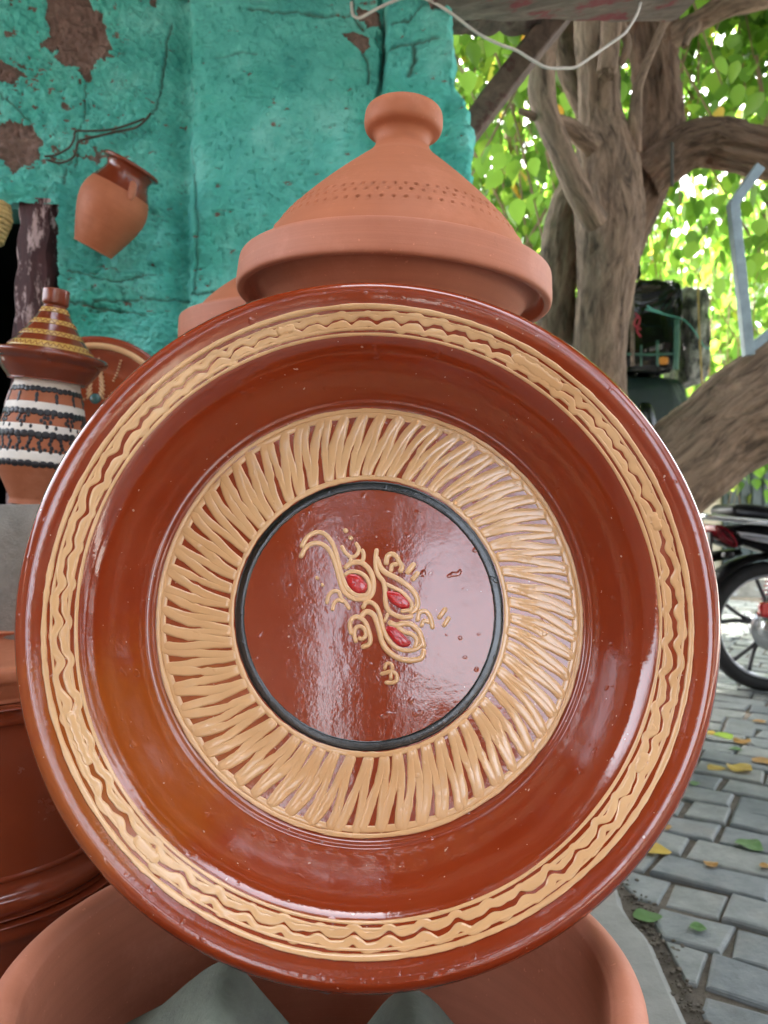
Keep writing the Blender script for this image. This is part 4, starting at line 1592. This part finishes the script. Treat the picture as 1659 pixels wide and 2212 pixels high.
# single leaves near the eye that can be told apart
near = [(1030, 245, 2.45, .085), (1118, 428, 3.0, .095), (1010, 150, 2.5, .07), (1075, 60, 2.7, .09), (985, 60, 2.4, .07), (1090, 330, 3.0, .08), (1590, 70, 2.7, .06), (1640, 470, 2.75, .07), (1010, 480, 2.6, .06),
        (1130, 150, 3.0, .09), (1060, 180, 2.9, .08), (1225, 200, 3.3, .09), (1600, 180, 2.9, .07), (1555, 120, 3.0, .08), (1500, 520, 3.2, .08), (1620, 560, 3.0, .07), (1020, 400, 2.7, .07),
        (1045, 560, 3.1, .08), (1110, 500, 3.1, .08), (1150, 340, 3.3, .08), (1560, 600, 3.1, .08), (1480, 440, 3.3, .07), (1585, 240, 3.1, .07), (1015, 90, 2.6, .08), (1055, 420, 2.9, .075)]
leaf_me = None
for i, (x, y, Y, s_) in enumerate(near):
    if leaf_me is None:
        o = put('leaf', LV * np.array([.95, 1, 1]), LF, M['leaf'], tree)
        leaf_me = o.data
    else:
        o = bpy.data.objects.new('leaf', leaf_me)
        COL.objects.link(o)
        o.parent = tree
    o.location = Vector(P(x, y, Y)) - tree.location
    o.scale = (s_, s_, s_)
    o.rotation_euler = (R(-75 + random.uniform(-25, 25)), R(random.uniform(-25, 25)), R(random.uniform(-50, 50)))

# trees further down the street
for i, (label, x0, x1, y0, y1, n, tx) in enumerate((
        ('leafy tree seen between the wall end and the trunks', .2, 1.7, 4.8, 6.6, 95, 1.0),
        ('leafy tree with drooping twigs at the right edge behind the trunks', 1.5, 4.2, 4.6, 6.8, 130, 3.6),
        ('pale distant tree filling the gaps low behind the bundles', .3, 5.5, 8.0, 10.0, 190, 2.6))):
    bt = thing('background_tree', (tx, (y0 + y1) / 2 + .4, -.03), label, 'tree', 'leafy trees down the street')
    tw, p = strands(int(n * 1.4), x0, x1, y0, y1, (2.4, 5.2), (.8, 1.9), 30, 40 + i, .14)
    lo = 1.55 if i < 2 else .9
    p = p[p[:, 2] > lo + .4 * fbm(p[:, 0] * 2, p[:, 1] * 2, 2, 8)]
    p = p[clear_of_load(p)]
    V, F = leaf_cloud(p, .105 if i < 2 else .15, 1.0, 60 + i)
    big_put('crown', V, F, M['leaf'], bt)
    put('twigs', *join(*tw), M['twig'], bt, world=True)
    bark_put('trunk', *tube([(tx, bt.location.y, -.03), (tx + .05, bt.location.y, 1.2), (tx - .05, bt.location.y + .1, 2.6), (tx + .1, bt.location.y, 4.6)], [.16, .12, .10, .05], 14, 5, .12), 14, M['bark'], bt)

# ------------------------------------------------------------------ steel post on the limb
sp = thing('steel_post', P(1617, 752, TY - .22), 'bent blue-grey steel post rising from the thick sloping branch', 'post')
PY = TY - .22
for a, b, w in (((1617, 768), (1583, 439), .033), ((1583, 441), (1640, 362), .033), ((1622, 752), (1700, 690), .03)):
    V, F = plank(P(*a, PY), P(*b, PY), w, w, 6, 3, .0004)
    put('angle_bar', V, F, M['metal_grey'], sp, False, world=True)

# ------------------------------------------------------------------ wrapped bundles


def crumple(cx, cy, cz, sx, sy, sz, seed, amp=.02, sq=.35):
    n, m = 44, 72
    V = []
    for a in np.linspace(-np.pi / 2, np.pi / 2, n):
        for b in np.linspace(0, 2 * np.pi, m, endpoint=False):
            spw = lambda w, k_: math.copysign(abs(w) ** k_, w)
            V.append((spw(math.cos(a), sq) * spw(math.cos(b), sq), spw(math.cos(a), sq) * spw(math.sin(b), sq), spw(math.sin(a), sq)))
    V = np.array(V) * np.array([sx, sy, sz]) / 2
    d = np.abs(fbm(V[:, 0] * 9 + V[:, 1] * 7, V[:, 2] * 6 + V[:, 1] * 5, 4, seed) - .5) * 2
    nrm = V / (np.linalg.norm(V, axis=1)[:, None] + 1e-9)
    V = V - nrm * (d * amp * 2)[:, None]
    return V + np.array([cx, cy, cz]), grid_faces(n, m, True)


BYY = 5.0
c0 = P(1395, 697, BYY)
bw_, bh_ = (1490 - 1300) / FD * BYY, (802 - 590) / FD * BYY
ub = thing('wrapped_bundle', (c0[0], BYY + .3, P(0, 806, BYY)[2]), 'tall load wrapped in shiny black plastic behind the tree trunk', 'bundle')
put('plastic_wrap', *crumple(c0[0], BYY + .30, c0[2], bw_, .55, bh_, 4, .075, .28), M['black_plastic'], ub, False, world=True)
sd = P(1512, 715, BYY + .15)
put('silver_side', *crumple(sd[0], BYY + .40, sd[2], .20, .5, (836 - 612) / FD * BYY, 9, .05, .4), M['tarp_grey'], ub, world=True)
for pts, m, r_ in (([(1366, 640), (1366, 700), (1367, 790)], 'brace', .012), ([(1463, 690), (1462, 740), (1460, 798)], 'crate_green', .018), ([(1330, 764), (1400, 766), (1456, 764)], 'crate_green', .007),
                   ([(1420, 735), (1421, 790)], 'crate_green', .008), ([(1385, 745), (1385, 790)], 'crate_green', .006), ([(1508, 612), (1510, 700), (1514, 780), (1517, 838)], 'rope_yellow', .006),
                   ([(1395, 668), (1440, 680), (1475, 690), (1500, 715), (1525, 752), (1542, 742)], 'rope_teal', .004)):
    put('cord' if 'rope' in m else 'cage_bar', *tube([P(x, y, BYY - .02) for x, y in pts], r_, 7, 4), M[m], ub, world=True)
for k_, (pts, m) in enumerate((([(1372, 676), (1382, 690), (1376, 712), (1384, 728)], 'rope_red'), ([(1378, 680), (1370, 700), (1384, 712)], 'rope_red'), ([(1398, 660), (1408, 668), (1430, 676)], 'rope_teal'))):
    put('knot', *tube([P(x, y, BYY - .03) for x, y in pts], .006, 7, 4, .3), M[m], ub, world=True)
put('rag', *crumple(*P(1434, 779, BYY - .02), .065, .03, .05, 3, .006, .6), M['orange_tag'], ub, world=True)
put('handle', *box(P(1371, 588, BYY + .2), (.075, .08, .10), bev=.015), M['bike_black'], ub, world=True)
c1 = P(1405, 980, BYY)
lbn = thing('covered_load', (c1[0], BYY + .35, -.03), 'dark green tarpaulin-covered load under the shiny black bundle', 'bundle')
ztopb = P(0, 800, BYY)[2] - .004
put('tarpaulin', *crumple(c1[0], BYY + .38, (ztopb - .02) / 2, .62, .7, ztopb + .02, 14, .03, .3), M['green_tarp'], lbn, world=True)
ck = P(1505, 890, BYY)
put('hanging_sheet', *crumple(ck[0] - .02, BYY + .30, ck[2] - .10, .20, .5, .46, 18, .03, .45), M['tarp_grey'], lbn, world=True)
pk = P(1402, 905, BYY - .08)
tag(put_world('plastic_sack', *crumple(pk[0], BYY + .0, pk[2] - .25, .16, .16, .75, 24, .012, .7), M['black_plastic']), 'dark plastic sack hanging in front of the green tarpaulin', 'sack')

# ------------------------------------------------------------------ motorbike
KY = 3.5
mz = .000561
hubc = P(1658, 1348, KY)
bike = thing('motorbike', (hubc[0], KY, .0), 'black motorbike parked on the setts with its rear wheel in view', 'motorbike')
RZ = .292


def bz(zx, zy):
    return (zx - 1655) * mz, RZ - (zy - 1325) * mz


def wheel(cx_, nm='rear_wheel'):
    w = put(nm, *rotated_lathe([(.226, -.030), (.232, -.038), (.236, -.036), (.232, -.026), (.232, .026), (.236, .036), (.232, .038), (.226, .030), (.219, .012), (.219, -.012), (.226, -.030)], 72, cx_), M['rim_grey'], bike)
    put('tyre', *rotated_lathe([(.233, -.034), (.252, -.050), (.272, -.050), (.286, -.036), (.291, -.016), (.2925, 0), (.291, .016), (.286, .036), (.272, .050), (.252, .050), (.233, .034)], 72, cx_, 3), M['tyre'], w)
    sp_ = []
    for k_ in range(5):
        a = 2 * math.pi * k_ / 5 + .35
        for da in (-.20, .20):
            p0 = np.array([cx_ + .055 * math.cos(a), -.005, RZ + .055 * math.sin(a)])
            p1 = np.array([cx_ + .13 * math.cos(a + da * .45), 0, RZ + .13 * math.sin(a + da * .45)])
            p2 = np.array([cx_ + .224 * math.cos(a + da), 0, RZ + .224 * math.sin(a + da)])
            sp_.append(tube([p0, p1, p2], [.013, .009, .010], 8, 4))
    for V, F in sp_:
        put('spoke', V, F, M['alloy_dark'], w)
    put('hub', *rotated_lathe([(.001, -.075), (.030, -.075), (.034, -.068), (.060, -.060), (.072, -.045), (.075, 0), (.072, .045), (.05, .06), (.001, .06)], 40, cx_, 3), M['chrome'], w)
    return w


def rotated_lathe(prof, seg, cx_, sm=0):
    V, F = lathe(prof, seg, sm)
    return np.stack([V[:, 0] + cx_, V[:, 2], V[:, 1] + RZ], -1), F


wheel(0.0)
wheel(1.27, 'front_wheel')


def ex(name, zpts, d, m, y0=0, sm=0, par=bike):
    q = [bz(*p) for p in zpts]
    if sm:
        q = [tuple(p) for p in catmull(q, sm, True)]
    q = np.array(q)
    ar = sum(q[i][0] * q[(i + 1) % len(q)][1] - q[(i + 1) % len(q)][0] * q[i][1] for i in range(len(q)))
    if ar < 0:
        q = q[::-1]
    T = np.roll(q, -1, 0) - np.roll(q, 1, 0)
    T /= np.linalg.norm(T, axis=1)[:, None] + 1e-9
    inn = np.stack([-T[:, 1], T[:, 0]], -1)
    bv = min(.012, d * .4)
    V = []
    for k_, (yy, off) in enumerate(((-d, bv * 1.2), (-d + bv * .3, bv * .45), (-d + bv, 0), (d - bv, 0), (d - bv * .3, bv * .45), (d, bv * 1.2))):
        w_ = q + inn * off
        V += [(a_[0], y0 + yy, a_[1]) for a_ in w_]
    n = len(q)
    F = grid_faces(6, n, True)
    F += [list(range(n)), [5 * n + i for i in range(n)][::-1]]
    return put(name, np.array(V), F, m, par, True)


ex('seat', [(1275, 390), (1300, 352), (1350, 338), (1480, 345), (1660, 372), (1900, 395), (2100, 470), (2280, 480), (2300, 540), (2100, 550), (1700, 495), (1420, 452), (1300, 430)], .12, M['bike_black'], 0, 4)
tail = ex('tail', [(1168, 505), (1330, 520), (1480, 500), (1700, 525), (2000, 600), (2200, 560), (2250, 650), (2000, 780), (1660, 740), (1400, 660), (1330, 690), (1230, 650)], .085, M['bike_black'], 0)
tl = ex('tail_light', [(1164, 505), (1240, 515), (1300, 560), (1345, 640), (1330, 685), (1230, 640), (1185, 590)], .092, M['lens_red'], 0, 3)
ex('side_panel', [(1335, 556), (1480, 572), (1700, 606), (1950, 640), (1960, 690), (1700, 672), (1480, 632), (1370, 604)], .097, M['silver_panel'], 0)
put('grab_rail', *tube([(bz(2050, 560)[0], -.10, bz(0, 520)[1]), (bz(1660, 480)[0], -.115, bz(0, 488)[1]), (bz(1400, 455)[0], -.115, bz(0, 462)[1]), (bz(1120, 432)[0], -.10, bz(0, 436)[1]), (bz(1085, 430)[0], 0, bz(0, 432)[1]),
                        (bz(1120, 432)[0], .10, bz(0, 436)[1]), (bz(1660, 480)[0], .115, bz(0, 488)[1])], .011, 10, 6), M['chrome'], bike)
a = np.linspace(R(150), R(40), 20)
fv = []
for k_ in a:
    for yy, rr in ((-.065, .306), (-.055, .325), (0, .332), (.055, .325), (.065, .306)):
        fv.append((rr * math.cos(k_) - .01, yy, RZ + rr * math.sin(k_)))
put('mudguard', np.array(fv), grid_faces(20, 5), M['bike_black'], bike)
ex('mudguard_stay', [(1150, 760), (1250, 720), (1400, 700), (1420, 740), (1260, 790), (1165, 805)], .05, M['bike_black'], 0)
put('number_plate', *box((bz(1140, 620)[0], 0, bz(0, 650)[1]), (.012, .16, .10), bev=.003), M['bike_black'], bike, False)
for s_ in (-1, 1):
    put('swing_arm', *tube([(-.03, s_ * .085, RZ - .005), (.25, s_ * .085, RZ + .005), (.52, s_ * .07, RZ + .03)], [.020, .022, .026], 10, 4), M['alloy_dark'], bike)
    sh = put('shock_absorber', *tube([(.03, s_ * .10, RZ + .04), (.10, s_ * .10, RZ + .33)], .014, 10), M['chrome'], bike)
    hx = np.linspace(0, 1, 90)
    put('spring', *tube(np.stack([.045 + hx * .05 + .024 * np.cos(hx * 60), s_ * .10 + .024 * np.sin(hx * 60), RZ + .10 + hx * .20], -1), .005, 6), M['lens_red'], sh)
put('brake_caliper', *crumple(-.03, -.085, RZ + .085, .11, .05, .07, 31, .006, .5), M['red_paint'], bike)
put('chain_guard', *box((.22, -.095, RZ + .075), (.34, .02, .05), bev=.008), M['bike_black'], bike)
put('exhaust', *tube([(-.10, -.15, RZ + .02), (.25, -.15, RZ - .03), (.62, -.12, RZ - .08), (.85, -.06, RZ - .05)], [.042, .042, .03, .02], 14, 5), M['chrome'], bike)
put('brake_disc', *rotated_lathe([(.060, -.062), (.105, -.062), (.107, -.060), (.105, -.058), (.060, -.058)], 48, 0.0), M['chrome'], bike)
put('chain', *tube([(0, .07, RZ + .04), (.3, .07, RZ + .05), (.56, .07, RZ + .05), (.60, .07, RZ + .02), (.56, .07, RZ - .01), (.3, .07, RZ - .03), (0, .07, RZ - .045)], .007, 6, 4), M['alloy_dark'], bike)
put('trim_strip', *tube([(bz(1400, 0)[0], -.112, bz(0, 470)[1]), (bz(1560, 0)[0], -.118, bz(0, 490)[1]), (bz(1800, 0)[0], -.118, bz(0, 520)[1])], .012, 8, 4), M['silver_panel'], bike)
put('engine', *crumple(.62, 0, RZ + .08, .34, .26, .30, 41, .012, .45), M['alloy_dark'], bike)
put('fuel_tank', *crumple(.74, 0, RZ + .50, .50, .26, .22, 51, .0, .75), M['bike_black'], bike)
for s_ in (-1, 1):
    put('fork', *tube([(1.27, s_ * .09, RZ), (1.13, s_ * .09, RZ + .36), (1.03, s_ * .09, RZ + .62)], .018, 10), M['chrome'], bike)
put('handlebar', *tube([(.93, -.36, RZ + .70), (1.00, -.2, RZ + .72), (1.03, 0, RZ + .64), (1.00, .2, RZ + .72), (.93, .36, RZ + .70)], .013, 10, 5), M['bike_black'], bike)
put('headlight', *crumple(1.14, 0, RZ + .58, .16, .18, .17, 61, 0, .9), M['chrome'], bike)
put('frame', *tube([(.10, 0, RZ + .42), (.45, 0, RZ + .34), (.55, 0, RZ + .05), (.80, 0, RZ - .06), (1.0, 0, RZ + .55)], .022, 10, 4), M['bike_black'], bike)
for s_ in (-1, 1):
    put('indicator', *crumple(bz(1215, 0)[0], s_ * .15, bz(0, 735)[1], .05, .06, .035, 70, 0, .8), M['bike_black'], bike)
put('side_stand', *tube([(.45, -.08, RZ - .10), (.40, -.20, .008)], .010, 8), M['alloy_dark'], bike)

# ------------------------------------------------------------------ street behind: far house with dark shutters
fh = thing('far_house', (4.3, 9.6, -.03), 'cream house front with dark green shutters far behind the motorbike', 'house')
put('wall', *box((4.3, 9.9, 1.4), (7.0, .3, 2.9)), M['cream_wall'], fh, False, world=True)
for x in (2.0, 3.55, 4.75, 6.2):
    s_ = put('shutter_door', *box((x, 9.73, 1.15), (.95, .06, 2.2), bev=.01), M['shutter'], fh, False, world=True)
    for k_ in range(6):
        put('slat', *box((x - .36 + k_ * .145, 9.685, 1.15), (.10, .02, 2.05), bev=.006), M['shutter'], s_, False, world=False)
    for ch in s_.children:
        ch.location = -Vector(fh.location) + Vector((0, 0, 0))
tag(put('verge', *rough_box(1.2, 6.0, 7.6, 8.1, -.03, .14, .06, .02, 8), M['concrete']), kind='structure')

# ------------------------------------------------------------------ the other side of the street (mirrored in the glaze only)
for lab, x0, x1, y, h, m in (('pink house across the street behind the viewpoint, left of the pillar', -8.5, -.66, -5.4, 3.4, 'pink_wall'),
                             ('cream house across the street behind the viewpoint, far right of the pillar', 1.75, 7.5, -5.8, 3.1, 'cream_wall'),
                             ('low pink yard wall across the street behind the viewpoint', .35, 1.7, -6.2, 1.7, 'pink_wall')):
    hs = thing('opposite_house' if h > 2 else 'yard_wall', ((x0 + x1) / 2, y, -.03), lab, 'house' if h > 2 else 'wall', 'houses across the street' if h > 2 else None)
    put('wall', *box(((x0 + x1) / 2, y - .2, h / 2), (x1 - x0, .4, h + .06)), M[m], hs, False, world=True)
    put('cornice', *box(((x0 + x1) / 2, y + .06, h + .04), (x1 - x0 + .1, .6, .12), bev=.02), M[m], hs, False, world=True)
    for k_ in range(3 if h > 2 else 0):
        xx = x0 + (x1 - x0) * (k_ + .5) / 3
        put('door', *box((xx, y + .02, 1.05), (1.0, .06, 2.1), bev=.01), M['shutter'], hs, False, world=True)
nb = thing('sky_block_wall', (-2.75, -1.4, -.03), 'low wall added out of view at the left to keep bright sky off the platter rim', 'wall')  # added to block low sky from mirroring in the left rim
put('wall', *box((-2.75, -1.4, .72), (.5, 6.2, 1.50)), M['pink_wall'], nb, False, world=True)
put('coping', *box((-2.75, -1.4, 1.50), (.62, 6.3, .08), bev=.02), M['cream_wall'], nb, False, world=True)
ot = thing('stand_in_pillar', (-.06, -4.2, -.03), 'dark pillar added behind the viewpoint, standing in for the viewer mirrored in the platter', 'pillar')  # added so the platter mirrors a dark core like the viewer's outline
put('shaft', *box((-.06, -4.2, 1.3), (.46, .46, 2.66), bev=.03), M['bark_red'], ot, False, world=True)
V, F = leaf_cloud(clumps(260, -2.6, -3.6, 4.2, 3.4, 2.0, .8, 45, .25, 9), .16, .8, 90)
ct = thing('opposite_tree', (-3.2, -4.6, -.03), 'tree across the street behind the viewpoint', 'tree')
big_put('crown', V, F, M['leaf_dense'], ct)
bark_put('trunk', *tube([(-3.2, -4.6, -.03), (-3.1, -4.5, 1.2), (-3.0, -4.2, 2.6), (-2.9, -3.6, 4.2)], [.25, .2, .18, .1], 16, 5, .1), 16, M['bark'], ct)
for lab, tx_, ty_, args in (('leafy street tree to the right of the viewpoint', 5.0, -.6, (170, 4.9, -1.2, 3.0, 1.0, 3.4, 1.6, 45, .26, 31)),
                            ('leafy street tree far right behind the viewpoint', 3.4, -5.0, (90, 3.2, -5.0, 4.2, 1.7, .8, .9, 45, .26, 33))):
    ct2 = thing('opposite_tree', (tx_, ty_, -.03), lab, 'tree')
    V, F = leaf_cloud(clumps(*args), .15, .8, 95)
    big_put('crown', V, F, M['leaf_dense'], ct2)
    bark_put('trunk', *tube([(tx_, ty_, -.03), (tx_ + .1, ty_, 1.2), (tx_, ty_ - .1, 2.6), (tx_ - .1, ty_, 4.2)], [.25, .2, .18, .1], 16, 5, .1), 16, M['bark'], ct2)
put('cap', *box((-.06, -4.2, 2.70), (.58, .58, .12), bev=.04), M['bark_red'], ot, False, world=True)

# ------------------------------------------------------------------ fallen leaves on the setts
fallen = [(1565, 1592, 'lime', .075, 'curled lime-green leaf lying among the yellow ones on the setts'), (1530, 1585, 'yellow', .06, 'yellow leaf left of the lime-green one, next to the platter rim'),
          (1605, 1605, 'brown', .065, 'brown curled leaf right of the lime-green one'), (1545, 1662, 'yellow', .06, 'yellow leaf below the lime-green one, nearest the platter rim'),
          (1600, 1665, 'yellow', .085, 'large flat yellow leaf with tip to the right on the setts'), (1648, 1648, 'brown', .07, 'orange-brown leaf at the right border of the picture'),
          (1500, 1695, 'green', .035, 'small green leaf scrap right of the platter rim'), (1412, 1838, 'yellow', .075, 'yellow leaf lying against the platter edge on the setts'),
          (1620, 1830, 'green', .07, 'dark green rolled leaf at the right border of the setts'), (1536, 1872, 'brown', .035, 'thin dry leaf in the middle of the setts'),
          (1398, 1985, 'green', .055, 'green leaf standing in the joint at the slab edge'), (1507, 2007, 'green', .035, 'small green leaf alone on a near sett'), (1640, 1560, 'brown', .05, 'brown leaf near the motorbike tyre'),
          (1440, 1790, 'brown', .03, 'tiny tan leaf scrap beside the platter edge'), (1655, 1875, 'brown', .03, 'tiny brown leaf scrap at the right border'), (1590, 1620, 'green', .04, 'green leaf between the yellow ones')]
for i, (x, y, kind_, s_, lab) in enumerate(fallen):
    Y = CAM_Z * FD / (y - CY)
    p = P(x, y, Y)
    curl = random.uniform(.3, 1.2)
    q = catmull(LV[[0, 1, 2, 3, 4, 5, 6, 7]], 3, True)
    cN = LV[8].copy()
    V = np.vstack([cN[None], cN + (q - cN) * .55, q])
    V[:, 1] -= .5
    V[:, 2] = .16 * curl * (V[:, 0] ** 2) * 2.2 + .10 * curl * V[:, 1] ** 2 + .04 * np.sin(V[:, 1] * 9 + i) * curl
    n = len(q)
    F = [[0, 1 + j, 1 + (j + 1) % n] for j in range(n)] + [[1 + j, 1 + n + j, 1 + n + (j + 1) % n, 1 + (j + 1) % n] for j in range(n)]
    V = V * s_
    V = V @ rotz(random.uniform(0, 6.28)).T
    V[:, 2] -= V[:, 2].min()
    o = put('fallen_leaf', V, F, M['leaf_' + kind_], loc=(p[0], p[1], .004))
    tag(o, lab, 'leaf', 'leaves fallen on the setts')
# crumbs of earth and leaf litter in the joint along the slab
pts = []
g = np.random.default_rng(8)
parts = []
for i in range(420):
    y = g.uniform(1.0, 2.1)
    x = edge_x(y) - .012 + g.normal(0, .014)
    s_ = g.uniform(.0015, .006)
    V, F = box((x, y, -.004 + g.uniform(0, .004)), (s_ * g.uniform(1, 2), s_, s_ * .7), rotz(g.uniform(0, 3)))
    parts.append((V, F))
tag(put('joint_litter', *join(*parts), M['dirt'], smooth=False), 'earth crumbs and litter in the joint along the concrete strip', 'litter', kind='stuff')
